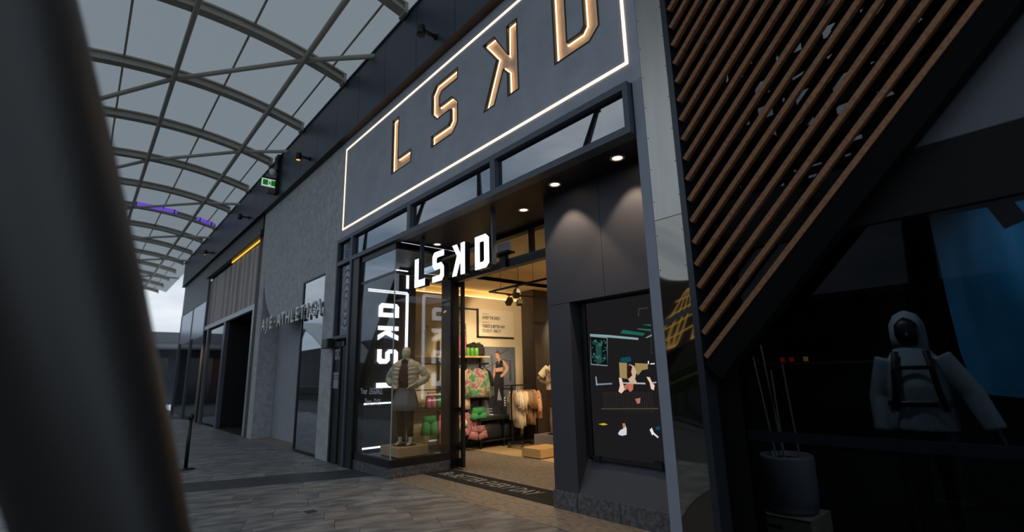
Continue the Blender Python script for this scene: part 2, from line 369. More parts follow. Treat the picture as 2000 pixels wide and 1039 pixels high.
# ================================================================ MAIN SHOPFRONT
K_ = .2
L1 = [(-7.66, 6.13), (-7.41, 6.13), (-7.41, 5.32), (-6.95, 5.28), (-6.95, 5.075), (-7.66, 5.075)]
L1[3] = (-6.95, 5.32)
S1 = [(-5.56, 6.13), (-5.56, 5.93), (-6.0, 5.93), (-6.06, 5.87), (-6.06, 5.715), (-5.72, 5.715), (-5.56, 5.55), (-5.56, 5.21), (-5.70, 5.075), (-6.31, 5.075), (-6.31, 5.275), (-5.83, 5.275), (-5.77, 5.33), (-5.77, 5.50), (-6.15, 5.50), (-6.31, 5.66), (-6.31, 6.0), (-6.18, 6.13)]
K1 = [(-4.19, 6.13), (-4.19, 5.075), (-4.42, 5.075), (-4.42, 5.42), (-4.49, 5.50), (-4.69, 5.075), (-4.94, 5.075), (-4.64, 5.74), (-4.94, 6.13), (-4.67, 6.13), (-4.41, 5.72), (-4.41, 6.13)]
D1 = [(-3.56, 6.13), (-3.56, 5.075), (-3.02, 5.075), (-2.87, 5.20), (-2.87, 6.0), (-3.02, 6.13)]
D1i = [(-3.34, 5.93), (-3.34, 5.275), (-3.14, 5.275), (-3.09, 5.33), (-3.09, 5.88), (-3.14, 5.93)]
wall = sthing('wall_front', 'dark grey painted sign wall above the shop entrance', 'wall', (-6.2, 3.84, 4.33))
obj('sign_panel', plate(bm_(), [[(-9.88, 4.33), (-2.42, 4.33), (-2.42, 6.58), (-9.88, 6.58)], L1, S1, K1, D1], XZ(3.84), (0, .10, 0)), GREY, wall)
obj('letter_island', plate(bm_(), [offset(D1i, 0)], XZ(3.84), (0, .10, 0)), GREY, wall)
obj('back_wall', Bx(-9.88, -2.42, 3.955, 4.1, 4.33, 6.58), BLACK, wall)
obj('pilaster', Bx(-2.53, -2.42, 3.84, 4.5, 0, 4.33), PIL, wall, bevel=.004)
obj('side_strip', Bx(-9.88, -9.72, 3.84, 4.1, 0, 4.33), BLACK, wall)
FACE = M('letter_face', (206, 182, 160), .7, var=.08, vs=9)
for nm, o_, i_, t_ in (('L', L1, None, 'first'), ('S', S1, None, 'second'), ('mirrored K', K1, None, 'third'), ('D', D1, D1i, 'fourth')):
    xs = [p[0] for p in o_]
    t = thing('sign_letter', f'large recessed warm-lit letter {nm}, {t_} on the sign wall', 'sign letter', (sum(xs)/len(xs), 3.84, 5.07), 'recessed letters of the sign wall')
    inn = offset(o_, .018); lo = [o_, inn]
    obj('rim', plate(bm_(), lo, XZ(3.834), (0, .04, 0)), BLACK, t)
    back = [offset(o_, .012)]; led = bm_()
    plate(led, [offset(o_, .02), offset(o_, .034)], XZ(3.88), (0, .012, 0))
    if i_:
        g = offset(i_, -.018); obj('inner_rim', plate(bm_(), [g, i_], XZ(3.834), (0, .05, 0)), BLACK, t)
        plate(led, [offset(i_, -.034), offset(i_, -.02)], XZ(3.88), (0, .012, 0)); back.append(offset(i_, -.012))
    obj('letter_face', plate(bm_(), back, XZ(3.915), (0, .012, 0)), FACE, t)
    obj('led_strip', led, HALO, t)
lf = thing('border_light', 'thin warm white light line framing the big sign letters', 'light', (-6.16, 3.84, 4.56))
for a in ((-9.77, -2.55, 4.55, 4.583), (-9.77, -2.55, 6.34, 6.373), (-9.77, -9.737, 4.583, 6.34), (-2.583, -2.55, 4.583, 6.34)):
    obj('light_strip', Bx(a[0], a[1], 3.829, 3.8398, a[2], a[3]), WARM, lf)

# transom windows over the entrance
tf = sthing('window_1', 'row of transom windows in a charcoal frame above the entrance', 'window', (-5.9, 3.8, 3.78))
for n_, a in (('frame_rail', (-9.86, -2.55, 3.775, 3.93, 3.78, 3.86)), ('frame_rail', (-9.86, -2.55, 3.775, 3.93, 4.26, 4.335)), ('frame_stile', (-9.86, -9.80, 3.775, 3.93, 3.86, 4.26)), ('frame_stile', (-9.16, -9.08, 3.775, 3.93, 3.86, 4.26)),
          ('frame_stile', (-6.93, -6.83, 3.775, 3.93, 3.86, 4.26)), ('frame_stile', (-4.74, -4.64, 3.775, 3.93, 3.86, 4.26)), ('frame_stile', (-2.61, -2.55, 3.775, 3.93, 3.86, 4.26))):
    obj(n_, Bx(*a), FRAME, tf)
MESHM = M('mesh_wire', (40, 44, 50), .4, .5)
for k, (a, c) in enumerate(((-9.80, -9.16), (-9.08, -6.93), (-6.83, -4.74), (-4.64, -2.61))):
    obj('pane', Bx(a, c, 3.838, 3.846, 3.86, 4.26), TRANSG if k else GL('dim_glass', (110, 120, 130), .10), tf)
    obj('backing_panel', Bx(a, c, 3.9, 3.92, 3.86, 4.26), DARKIN, tf)
    if k >= 2:
        b = bm_(); s_ = .02
        for i in range(int((c-a)/s_)): box(b, a+i*s_, a+i*s_+.004, 3.858, 3.861, 3.86, 4.26)
        for i in range(int(.4/s_)): box(b, a, c, 3.8585, 3.8615, 3.86+i*s_, 3.864+i*s_)
        tag(obj('mesh_screen', b, MESHM, tf), kind='stuff')
# narrow side window with ringed mesh + service panel below
sw = sthing('window_2', 'narrow side window with ringed mesh beside the bay window', 'window', (-9.45, 3.8, 2.3))
for a in ((-9.86, -9.80, 3.775, 3.93, 2.3, 3.78), (-9.16, -9.08, 3.775, 3.93, 0, 3.78), (-9.80, -9.16, 3.775, 3.93, 2.3, 2.36)): obj('frame_stile', Bx(*a), FRAME, sw)
obj('pane', Bx(-9.80, -9.16, 3.838, 3.846, 2.36, 3.78), GL('dim_glass', (110, 120, 130), .10), sw)
obj('backing_panel', Bx(-9.80, -9.16, 3.9, 3.92, 2.36, 3.78), DARKIN, sw)
def rings(cx, cz, sx, sz, n, x0, x1, z0, z1, par):
    b = bm_()
    for k in range(1, n+1):
        P = []
        for j in range(41):
            t = 2*PI*j/40; P.append((cx+sx*k*math.cos(t), cz+sz*k*math.sin(t)))
        for j in range(40):
            (ax, az), (cx2, cz2) = P[j], P[j+1]
            if x0 < min(ax, cx2) and max(ax, cx2) < x1 and z0 < min(az, cz2) and max(az, cz2) < z1:
                h = .009; prism(b, [(ax, 3.828, az-h), (cx2, 3.828, cz2-h), (cx2, 3.828, cz2+h), (ax, 3.828, az+h)], (0, .004, 0))
    tag(obj('mesh_rings', b, M('ring_grey', (74, 80, 92), .6), par), kind='stuff')
rings(-9.42, 2.95, .055, .14, 8, -9.72, -9.17, 2.5, 3.76, sw)
rings(-9.32, 4.06, .05, .06, 5, -9.66, -9.165, 3.88, 4.25, tf)
obj('bay_post', Bx(-9.08, -8.78, 3.8, 4.0, 0, 3.78), BLACK, sw)

sp = thing('service_panel', 'tall black service door with stickers left of the bay window', 'panel', (-9.48, 3.8, 0))
obj('door_leaf', Bx(-9.80, -9.18, 3.80, 3.83, .02, 2.24), BLACK, sp, bevel=.004)
for a in ((-9.80, -9.74), (-9.44, -9.40), (-9.24, -9.18)): obj('door_stile', Bx(a[0], a[1], 3.775, 3.80, .02, 2.24), M('panel_stile', (34, 37, 44), .45), sp)
obj('door_head', Bx(-9.80, -9.18, 3.775, 3.80, 2.14, 2.24), M('panel_stile', (0, 0, 0)), sp)
STK = M('sticker', (150, 150, 158), .6, var=.05)
INK = M('sticker_ink', (40, 42, 50), .7)
for xs_, nm in ((-9.71, 'left'), (-9.56, 'right')):
    s_ = obj('sticker', Bx(xs_, xs_+.11, 3.794, 3.799, 1.9, 2.1), STK, sp)
    obj('print', Bx(xs_+.035, xs_+.075, 3.7925, 3.794, 1.96, 2.06), INK, s_)
s_ = obj('notice', Bx(-9.735, -9.45, 3.794, 3.799, 1.36, 1.66), STK, sp)
text('lettering', 'DOORWAY\nKEEP CLEAR', .06, INK, s_, (-9.59, 3.7935, 1.575), (1, 0, 0), (0, 0, 1), align='CENTER', sx=.9)
cb = thing('entry_reader', 'black box reader on the concrete edge beside the narrow window', 'device', (-9.95, 3.8, 2.12))
obj('housing', Bx(-10.1, -9.78, 3.66, 3.80, 2.13, 2.32), BLACK, cb, bevel=.01)
obj('front_plate', Bx(-10.06, -9.82, 3.655, 3.66, 2.15, 2.30), M('reader_plate', (28, 30, 34), .25), cb)

# bay window
bw = sthing('window_3', 'frameless corner bay window beside the doorway', 'window', (-8.1, 3.84, 0))
for a in ((-8.80, -8.11), (-8.11, -7.42)): obj('plinth_stone', Bx(a[0]+.002, a[1]-.002, 3.84, 3.88, 0, .16), STONE, bw)
for a in ((3.88, 4.40), (4.40, 4.98)): obj('plinth_stone', Bx(-7.46, -7.42, a[0]+.001, a[1]-.001, 0, .16), STONE, bw)
obj('sill_front', Bx(-8.80, -7.42, 3.835, 3.90, .16, .275), BLACK, bw)
obj('sill_side', Bx(-7.48, -7.415, 3.90, 4.98, .16, .275), BLACK, bw)
obj('platform', Bx(-8.84, -7.48, 3.90, 4.98, .05, .215), M('platform_dark', (70, 66, 60), .6, var=.1), bw)
GB = .25
obj('front_pane', Bx(-8.78, -7.422, 3.846, 3.858, .275, 3.235), GLASS, bw)
obj('front_pane', Bx(-8.78, -7.422, 3.846, 3.858, 3.285, 3.66), TRANSG, bw)
obj('side_pane', Bx(-7.432, -7.42, 3.86, 4.94, .275, 3.235), GLASS, bw)
obj('side_pane', Bx(-7.432, -7.42, 3.86, 4.94, 3.285, 3.66), GLASS, bw)
obj('back_pane', Bx(-8.84, -7.72, 5.045, 5.057, .22, 3.6), GL('back_glass', (248, 250, 250), .06), bw)
obj('glass_corner_edge', Bx(-7.434, -7.418, 3.844, 3.86, .275, 3.66), M('glass_edge', (150, 165, 165), .2), bw)
obj('transom_bar', Bx(-8.78, -7.42, 3.84, 3.88, 3.235, 3.285), FRAME, bw)
obj('transom_bar', Bx(-7.45, -7.415, 3.88, 4.96, 3.235, 3.285), BLACK, bw)
obj('head_bar', Bx(-8.80, -7.40, 3.835, 3.90, 3.66, 3.78), BLACK, bw)
obj('head_bar', Bx(-7.48, -7.40, 3.90, 4.98, 3.66, 3.78), BLACK, bw)
obj('bay_ceiling', Bx(-8.85, -7.40, 3.90, 4.98, 3.70, 3.78), SOFF, bw)
obj('stile', Bx(-8.84, -8.74, 3.835, 3.95, .16, 3.78), BLACK, bw)
obj('rear_post', Bx(-7.72, -7.42, 4.96, 5.14, 0, 3.78), BLACK, bw)
obj('side_panel', Bx(-8.93, -8.84, 3.90, 5.06, .0, 3.78), M('bay_panel', (34, 32, 31), .5, var=.15, vs=2), bw)
gp = obj('grey_panel', Bx(-8.84, -8.825, 3.985, 4.72, .33, .985), M('grey_poster', (58, 58, 60), .5, var=.08, vs=6), bw)
PINK_T = M('window_print', (214, 214, 220), .7)
text('lettering', 'Your', .15, PINK_T, bw, (-8.58, 3.8445, 1.265), (1, 0, 0), (0, 0, 1), sx=.85, ext=.0004)
text('lettering', 'LEGGINGS.', .15, PINK_T, bw, (-8.24, 3.8445, 1.265), (1, 0, 0), (0, 0, 1), shear=.25, sx=.68, ext=.0004)
text('lettering', 'Your', .15, PINK_T, bw, (-8.40, 3.8445, 1.09), (1, 0, 0), (0, 0, 1), sx=.85, ext=.0004)
text('lettering', 'DAY.', .15, PINK_T, bw, (-8.06, 3.8445, 1.09), (1, 0, 0), (0, 0, 1), shear=.25, sx=.78, ext=.0004)

# light lines on the bay's side panel
def ledline(par, pts):
    for i in range(len(pts)-1):
        (y0, z0), (y1, z1) = pts[i], pts[i+1]
        for d in (-.017, .017):
            if abs(y1-y0) > abs(z1-z0): obj('light_strip', Bx(-8.838, -8.82, y0, y1, z0+d-.008, z0+d+.008), COOL, par)
            else: obj('light_strip', Bx(-8.838, -8.82, y0+d-.008, y0+d+.008, min(z0, z1), max(z0, z1)), COOL, par)
for lab, pts in (('short white light line high in the bay window', [(4.0, 3.62), (4.86, 3.62), (4.86, 3.28)]),
                 ('tall white light line around the vertical letters in the bay', [(4.0, 3.18), (4.86, 3.18), (4.86, 1.1)]),):
    t = thing('bay_light_line', lab, 'light', (-8.82, 4.4, pts[-1][1]), 'light lines in the bay window'); ledline(t, pts)
for lab, y0, y1, z in (('horizontal white light line at mannequin knee height in the bay', 3.985, 4.72, 1.075), ('lowest white light line along the foot of the bay side panel', 3.985, 4.70, .305)):
    t = thing('bay_light_line', lab, 'light', (-8.82, 4.3, z), 'light lines in the bay window'); obj('light_strip', Bx(-8.84, -8.815, y0, y1, z-.014, z+.014), COOL, t)
# vertical lit sign on that panel (letters read upwards)
def glyph(poly, f, vec): return plate(bm_(), poly, f, vec)
def norm(p, x0, w): return [((a-x0)/w, (c-5.075)/1.055) for a, c in p]
NL = [('L', [norm(L1, -7.66, .72)], .70), ('S', [norm(S1, -6.31, .75)], .74), ('K', [norm(K1, -4.94, .75)], .74), ('D', [norm(D1, -3.56, .70), norm(D1i, -3.56, .70)], .70)]
LETW = EM('lit_letter_face', (248, 246, 255), 1.6)
vs_ = thing('vertical_sign', 'white lit letters reading upwards inside the bay window', 'sign', (-8.8, 4.45, 1.35))
for k, (nm, lp, wd) in enumerate(NL):
    zb = 1.35+k*.442
    obj('letter', glyph(lp, lambda a, c, zb=zb: (-8.79, 4.665-c*.42, zb+a*.27), (-.03, 0, 0)), LETW, vs_)

# hanging sign under the soffit
hs = thing('hanging_sign', 'white lit four letter sign hanging in the doorway', 'sign', (-6.15, 4.1, 2.96))
for k, (nm, lp, wd) in enumerate(NL):
    x0 = -7.145+k*.553+(.02 if k == 3 else 0)
    l_ = obj('letter', glyph(lp, lambda a, c, x0=x0: (x0+a*.315, 4.06, 2.965+c*.475), (0, .012, 0)), LETW, hs)
    obj('letter_can', glyph(lp, lambda a, c, x0=x0: (x0+a*.315, 4.0722, 2.965+c*.475), (0, .09, 0)), BLACK, l_)
obj('bracket_bar', Bx(-7.15, -5.12, 4.13, 4.17, 3.03, 3.07), BLACK, hs)
obj('bracket_bar', Bx(-7.15, -5.12, 4.13, 4.17, 3.30, 3.34), BLACK, hs)
for xr in (-7.03, -5.13): obj('hanger_rod', Bx(xr-.02, xr+.02, 4.10, 4.16, 3.0, 3.78), FRAME, hs)

# soffit, downlights
soff = struct('ceiling_entrance', Bx(-7.40, -2.53, 3.86, 5.2, 3.79, 3.95), SOFF, 'black soffit over the recessed entrance', 'ceiling')
for k, (x, y, lab) in enumerate(((-3.01, 4.17, 'round downlight in the soffit nearest the grey pilaster'), (-3.96, 4.17, 'round downlight above the joint of the dark jamb panels'), (-4.90, 4.5, 'round downlight in the soffit near the door head'), (-7.17, 4.51, 'round downlight behind the hanging white letters'))):
    t = thing('downlight', lab, 'light', (x, y, 3.79), 'downlights in the entrance soffit')
    obj('trim_ring', lathe(bm_(), [(.085, .002), (.085, -.008), (.075, -.012), (.062, -.010), (.055, .02)], (x, y, 3.79), 24, False), M('downlight_trim', (196, 180, 160), .35, .3), t, smooth=True)
    obj('lens', lathe(bm_(), [(.054, -.003), (.054, .0)], (x, y, 3.79), 18), LENS, t)
    spot((x, y, 3.77), (x, y+.04, 0), (70, 70, 45, 30)[k], (1, .72, .48), 86, .35, .04, 'downlight_lamp', t)

# jamb with the screen niche
jm = sthing('wall_right', 'dark panelled jamb with a screen niche right of the doorway', 'wall', (-3.6, 4.42, 0))
obj('panel', Bx(-4.42, -3.504, 4.42, 5.2, 2.36, 3.79), JAMB, jm)
obj('panel', Bx(-3.498, -2.53, 4.42, 5.2, 2.36, 3.79), JAMB, jm)
obj('panel', Bx(-4.42, -4.05, 4.42, 5.2, .2, 2.354), JAMB, jm)
obj('niche_back', Bx(-4.05, -2.53, 4.72, 5.2, .2, 2.354), BLACK, jm)
obj('niche_sill', prism(bm_(), [(-4.05, 4.42, .2), (-4.05, 4.72, .2), (-4.05, 4.72, .60), (-4.05, 4.62, .56)], (1.52, 0, 0)), JAMB, jm)
for a in ((-4.42, -4.065), (-4.06, -3.475), (-3.47, -2.53)): obj('plinth_stone', Bx(a[0]+.002, a[1]-.002, 4.405, 4.44, 0, .2), STONE, jm)
obj('plinth_core', Bx(-4.42, -2.53, 4.44, 5.2, 0, .2), BLACK, jm)
obj('corner_trim', Bx(-4.428, -4.42, 4.40, 5.2, 0, .2), STEEL, jm)

scn = thing('display_screen', 'tall black screen showing a dark gym scene in the niche', 'screen', (-3.45, 4.6, .56))
obj('panel', Bx(-3.93, -2.72, 4.578, 4.66, .58, 2.35), M('screen_glass', (34, 34, 36), .22, var=.05, vs=2), scn)
obj('side_bar', Bx(-3.99, -3.93, 4.56, 4.68, .56, 2.35), BLACK, scn)
obj('bottom_bar', Bx(-3.97, -2.72, 4.56, 4.60, .555, .583), BLACK, scn)
obj('end_clamp', Bx(-3.93, -3.83, 4.55, 4.60, .55, .60), BLACK, scn); obj('end_clamp', Bx(-3.12, -3.03, 4.55, 4.60, .55, .63), BLACK, scn)
SCOL = dict(tube=((170, 205, 215), .55), t1=((40, 130, 115), .5), t2=((50, 140, 120), .5), t3=((50, 140, 120), .5), t4=((170, 200, 200), .5), pic=((16, 30, 30), .5), picd=((60, 110, 104), .35), cyan=((20, 90, 105), .6), board=((190, 165, 110), .6), board2=((190, 165, 110), .6),
  face=((222, 186, 160), .8), faced=((60, 36, 28), .5), hand1=((240, 206, 188), .9), hand2=((240, 206, 188), .9), neck=((214, 120, 96), .8), chest=((200, 130, 110), .7), bar=((140, 170, 190), .6), barp=((170, 200, 215), .6), bar2=((200, 190, 190), .8), bar3=((200, 200, 205), .7),
  thigh=((206, 130, 120), .7), line=((130, 120, 96), .4), rail=((60, 54, 50), .4), yellow=((225, 200, 60), .7), shoe=((225, 230, 236), .8), sock=((214, 140, 84), .7), shoe2=((235, 238, 240), .9), blue=((20, 90, 130), .6), box=((90, 96, 96), .35), light1=((240, 245, 245), .9), light2=((240, 245, 245), .9))
order = list(SCOL); img = obj('picture', Bx(-3.92, -2.73, 4.5765, 4.5778, .60, 2.33), EM('screen_black', (40, 38, 40), .55), scn)
for k, n_ in enumerate(order):
    col, s_ = SCOL[n_]; y = 4.5765-.0006*(1 if n_ in ('tube', 't1', 't2', 't3', 'pic', 'board', 'board2', 'bar', 'line', 'rail', 'cyan') else 2 if n_ not in ('faced', 'sock') else 3)
    obj('picture_'+{'pic': 'poster', 'picd': 'figure', 'faced': 'hair', 't1': 'beam', 't2': 'beam', 't3': 'beam', 't4': 'beam'}.get(n_, n_.rstrip('0123456789')), plate(bm_(), [SCR[n_]], XZ(y), None), EM('screen_'+n_, col, s_), img)
b = bm_()
for i in range(22): box(b, -3.74+i*.03, -3.732+i*.03, 4.5758, 4.5764, 1.10, 1.30)
tag(obj('picture_bars', b, EM('screen_bars', (62, 54, 48), .6), img), kind='stuff')
P0 = SCR['pic']
for i in range(4):
    (xa, za), (xb, zb) = P0[i], P0[(i+1) % 4]
    obj('picture_poster_edge', prism(bm_(), [(xa, 4.5752, za), (xb, 4.5752, zb), (xb, 4.5752, zb+.012), (xa+.01*(i % 2), 4.5752, za+.012)], (0, .0003, 0)), EM('screen_edge', (170, 184, 184), .5), img)
random.seed(5); b = bm_()
for i in range(34):
    x_, z_ = random.uniform(-3.87, -3.67), random.uniform(1.63, 1.88); box(b, x_, x_+random.uniform(.008, .04), 4.5742, 4.5746, z_, z_+random.uniform(.006, .03))
tag(obj('picture_poster_marks', b, EM('screen_pic_tone', (80, 140, 132), .45), img), kind='stuff')
b = bm_()
for i in range(9): box(b, -3.06+.002*i, -3.056+.002*i, 4.5742, 4.5746, 1.70+i*.03, 1.718+i*.03)
tag(obj('picture_rope', b, EM('screen_t2', (0, 0, 0), 0), img), kind='stuff')
# door head, transom over the doors, sliding leaf
dr = sthing('door_1', 'black framed glass sliding door with transom', 'door', (-6, 5.1, 0))
obj('head', Bx(-7.72, -4.42, 5.02, 5.2, 3.22, 3.34), FRAME, dr)
obj('track_cover', Bx(-7.72, -4.42, 5.0, 5.02, 3.20, 3.30), BLACK, dr)
obj('head_upper', Bx(-7.72, -4.42, 5.06, 5.2, 3.72, 3.79), BLACK, dr)
obj('transom_pane', Bx(-7.42, -4.42, 5.11, 5.12, 3.34, 3.72), GLASS, dr)
for x in (-6.4, -5.4): obj('transom_mullion', Bx(x-.02, x+.02, 5.06, 5.16, 3.34, 3.72), BLACK, dr)
lv = obj('leaf_stile', Bx(-7.30, -7.235, 5.09, 5.14, .03, 3.20), BLACK, dr)
obj('leaf_stile', Bx(-7.70, -7.60, 5.09, 5.14, .03, 3.20), BLACK, dr)
for z0, z1 in ((.03, .17), (.30, .38), (.93, 1.0), (3.12, 3.20)): obj('leaf_rail', Bx(-7.60, -7.30, 5.095, 5.135, z0, z1), BLACK, dr)
obj('leaf_pane', Bx(-7.60, -7.30, 5.11, 5.118, .17, 3.12), GLASS, dr)
obj('floor_guide', Bx(-7.62, -7.2, 5.06, 5.16, 0, .015), STEEL, dr)
ds = thing('door_sensor', 'small grey screen on a black bracket above the doorway', 'sensor', (-5.9, 4.99, 3.35))
obj('mount', Bx(-6.0, -5.86, 4.95, 5.02, 3.2, 3.42), BLACK, ds); obj('shelf', Bx(-6.12, -5.70, 4.85, 5.02, 3.40, 3.43), BLACK, ds)
obj('bezel', Bx(-6.06, -5.74, 4.95, 4.97, 3.43, 3.60), WHITEP, ds); obj('screen', Bx(-6.045, -5.755, 4.945, 4.95, 3.44, 3.59), M('sensor_screen', (190, 198, 204), .3), ds)

# mirror clad column
mc = sthing('wall_column', 'narrow column clad in mirror and brushed steel sheets', 'column', (-2.27, 3.84, 0))
MIR = M('polished_steel', (138, 136, 130), .03, 1, bump=.12, bs=1.1)
for n_ in MIR.node_tree.nodes:
    if n_.type == 'TEX_NOISE': n_.inputs['Detail'].default_value = 0
    if n_.type == 'BUMP': n_.inputs['Distance'].default_value = .25
obj('steel_sheet', Bx(-2.415, -2.135, 3.838, 4.2, 2.856, 6.58), STEEL, mc)
obj('mirror_sheet', Bx(-2.415, -2.135, 3.838, 4.2, 0, 2.85), MIR, mc)
obj('side_return', Bx(-2.13, -2.085, 3.9, 4.5, 0, 6.58), BLACK, mc)
obj('edge_trim', Bx(-2.135, -2.08, 3.825, 4.2, 0, 6.58), M('edge_trim_metal', (48, 52, 60), .3, .4), mc)
for z in [i*.32+.15 for i in range(20)]:
    for x in (-2.40, -2.15): obj('rivet', tube(bm_(), (x, 3.838, z), (x, 3.835, z), .005, n=6), BLACK, mc)

# fascia above
fa = sthing('wall_fascia', 'dark panelled fascia running along the walkway roof', 'wall', (-16, 3.7, 6.58))
x = 1.52
while x > -30:
    xa = x-1.16; obj('panel', Bx(xa+.006, x-.006, 3.70, 3.76, 6.58, 7.84), FASC, fa); x = xa
obj('core', Bx(-31.2, 1.5, 3.75, 4.1, 6.59, 7.84), BLACK, fa)
obj('coping', Bx(-31.2, 1.5, 3.67, 4.1, 7.84, 7.87), M('coping_metal', (70, 76, 84), .4, .3), fa)
obj('soffit_board', Bx(-9.9, 1.5, 3.70, 3.84, 6.565, 6.58), BROWN, fa); obj('soffit_board', Bx(-31.2, -9.91, 3.70, 4.3, 6.565, 6.58), SOFF, fa)
for k, (xw, lab) in enumerate(((-5.96, 'black bracket spotlight on the fascia above the big letters'), (-11.69, 'lit bracket spotlight on the fascia above the concrete wall'), (-17.4, 'unlit bracket spotlight beyond the exit sign'), (-23.2, 'dim bracket spotlight above the timber boards'))):
    t = thing('fascia_spotlight', lab, 'light', (xw, 3.7, 6.8), 'spotlights along the fascia'); z = 6.82
    obj('wall_plate', tube(bm_(), (xw, 3.70, z), (xw, 3.66, z), .05, n=14), BLACK, t)
    obj('arm', tube(bm_(), (xw, 3.66, z), (xw, 3.44, z), .03, n=12), BLACK, t)
    obj('head', lathe(bm_(), [(.035, .09), (.065, .06), (.07, -.02), (.062, -.10), (.05, -.10)], (xw, 3.42, z), 16), BLACK, t, smooth=True)
    obj('lens', lathe(bm_(), [(.048, -.101), (.048, -.096)], (xw, 3.42, z), 14), (EM('amber_lens', (255, 180, 90), 1.2) if k == 1 else EM('dim_lens', (255, 190, 110), .5) if k == 3 else BLACK), t)
eb = thing('exit_sign', 'green exit sign on a black box under the fascia', 'sign', (-14.3, 3.6, 6.7))
obj('mount_box', Bx(-14.5, -14.2, 3.60, 3.70, 6.72, 7.86), BLACK, eb)
obj('arm', Bx(-14.32, -14.28, 3.25, 3.62, 7.10, 7.14), BLACK, eb)
si = obj('sign_face', Bx(-14.315, -14.285, 3.26, 3.64, 6.87, 7.09), EM('exit_white', (200, 225, 205), .75), eb)
for y0, y1 in ((3.285, 3.42), (3.50, 3.62)): obj('green_field', Bx(-14.283, -14.281, y0, y1, 6.90, 7.06), EM('exit_green', (20, 120, 40), .6), si)
obj('running_figure', plate(bm_(), [[(3.455, 7.03), (3.475, 7.03), (3.48, 6.99), (3.495, 6.97), (3.475, 6.965), (3.485, 6.93), (3.47, 6.91), (3.462, 6.945), (3.445, 6.92), (3.43, 6.925), (3.45, 6.96), (3.435, 6.985)]], lambda a, c: (-14.2815, a, c), None), EM('exit_green', (0, 0, 0), 0), si)
cm = thing('dome_camera', 'pale dome camera on the black box above the exit sign', 'camera', (-14.25, 3.52, 7.25))
obj('dome', lathe(bm_(), [(.02, -.10), (.07, -.07), (.09, 0), (.08, .06), (.03, .08)], (-14.22, 3.5, 7.30), 16), WHITEP, cm, smooth=True); obj('mount', Bx(-14.28, -14.16, 3.5, 3.62, 7.33, 7.38), BLACK, cm)
dc = thing('speaker_box', 'small grey speaker below the exit sign', 'speaker', (-14.3, 3.5, 6.7)); obj('housing', Bx(-14.4, -14.2, 3.42, 3.6, 6.68, 6.78), M('speaker_grey', (90, 92, 95), .5), dc, bevel=.01); obj('grille', Bx(-14.38, -14.22, 3.415, 3.42, 6.69, 6.77), BLACK, dc)
# ================================================================ CONCRETE SHOP TO THE LEFT
cw = sthing('wall_left', 'rough grey concrete shop front with a curved recess', 'wall', (-12.8, 3.84, 0))
arc = [(-15.5, 0), (-15.5, 4.9)]
for k in range(13):
    t = k/12*PI/2; arc.append((-15.5+1.95*(1-math.cos(t)), 4.75-1.72*math.sin(t)))
arc += [(-12.02, 3.02), (-12.02, 3.80), (-10.61, 3.80), (-10.61, 0)]
outer = [(-9.88, 0), (-9.88, 6.565), (-15.98, 6.565), (-15.98, 0)]+arc
obj('concrete_strip', Bx(-15.98, -15.5, 3.84, 4.345, 0, 6.565), CONC, cw)
obj('concrete_face', prism(bm_(), [(a_, 3.84, c_) for a_, c_ in arc[1:14]+[(-12.02, 3.03), (-12.02, 6.565), (-15.5, 6.565)]], (0, .22, 0)), CONC, cw)
obj('concrete_head', Bx(-12.02, -10.61, 3.84, 4.06, 3.80, 6.565), CONC, cw)
obj('concrete_strip', Bx(-10.61, -9.88, 3.84, 4.06, 0, 6.565), CONC, cw)
obj('recess_back', Bx(-15.98, -9.88, 4.35, 4.45, 0, 6.5), RECESS, cw)
obj('recess_floor', Bx(-15.5, -10.61, 3.862, 4.35, -.012, .004), TERR, cw)
wn = sthing('window_4', 'tall mirrored window in the concrete shop front', 'window', (-11.3, 3.86, 0))
obj('pane', Bx(-11.96, -10.62, 3.865, 3.877, .07, 3.78), FILM, wn)
for a in ((-12.02, -11.96, .02, 3.8), (-11.96, -10.61, .02, .07), (-11.96, -10.61, 3.77, 3.80)): obj('frame_bar', Bx(a[0], a[1], 3.845, 3.92, a[2], a[3]), BLACK, wn)
obj('interior_back', Bx(-12.0, -10.61, 4.30, 4.34, 0, 3.8), DARKIN, wn)
dl = sthing('door_2', 'dark door in the recess of the concrete shop front', 'door', (-12.5, 4.3, 0))
obj('door_leaf', Bx(-13.2, -12.06, 4.30, 4.345, .01, 2.9), BLACK, dl); obj('door_handle', Bx(-12.3, -12.26, 4.25, 4.29, .9, 1.4), STEEL, dl)
for xx in (-13.24, -12.06): obj('door_jamb', Bx(xx, xx+.04, 4.26, 4.35, 0, 2.94), M('panel_stile', (0, 0, 0)), dl)
word = 'AJE.ATHLETICA'; SIL = M('letter_silver', (196, 196, 192), .35, .4)
nth = ['first', 'second', 'third', 'fourth', 'fifth', 'sixth', 'seventh', 'eighth', 'ninth', 'tenth', 'eleventh', 'twelfth', 'thirteenth']
for k, ch in enumerate(word):
    x = -14.86+k*.352
    t = thing('shop_letter', f'silver letter {ch if ch != "." else "dot"} standing {nth[k]} in the row on the concrete shop front', 'letter', (x, 3.78, 2.92), 'silver letters of the concrete shop front')
    text('letter_body', ch, .46, SIL, t, (x, 3.765, 2.90 if ch != '.' else 3.02), (1, 0, 0), (0, 0, 1), ext=.02, align='CENTER', bold=.006)
    obj('stand_off', tube(bm_(), (x, 3.78, 3.07), (x, 3.865, 3.07), .012, n=8), BLACK, t)

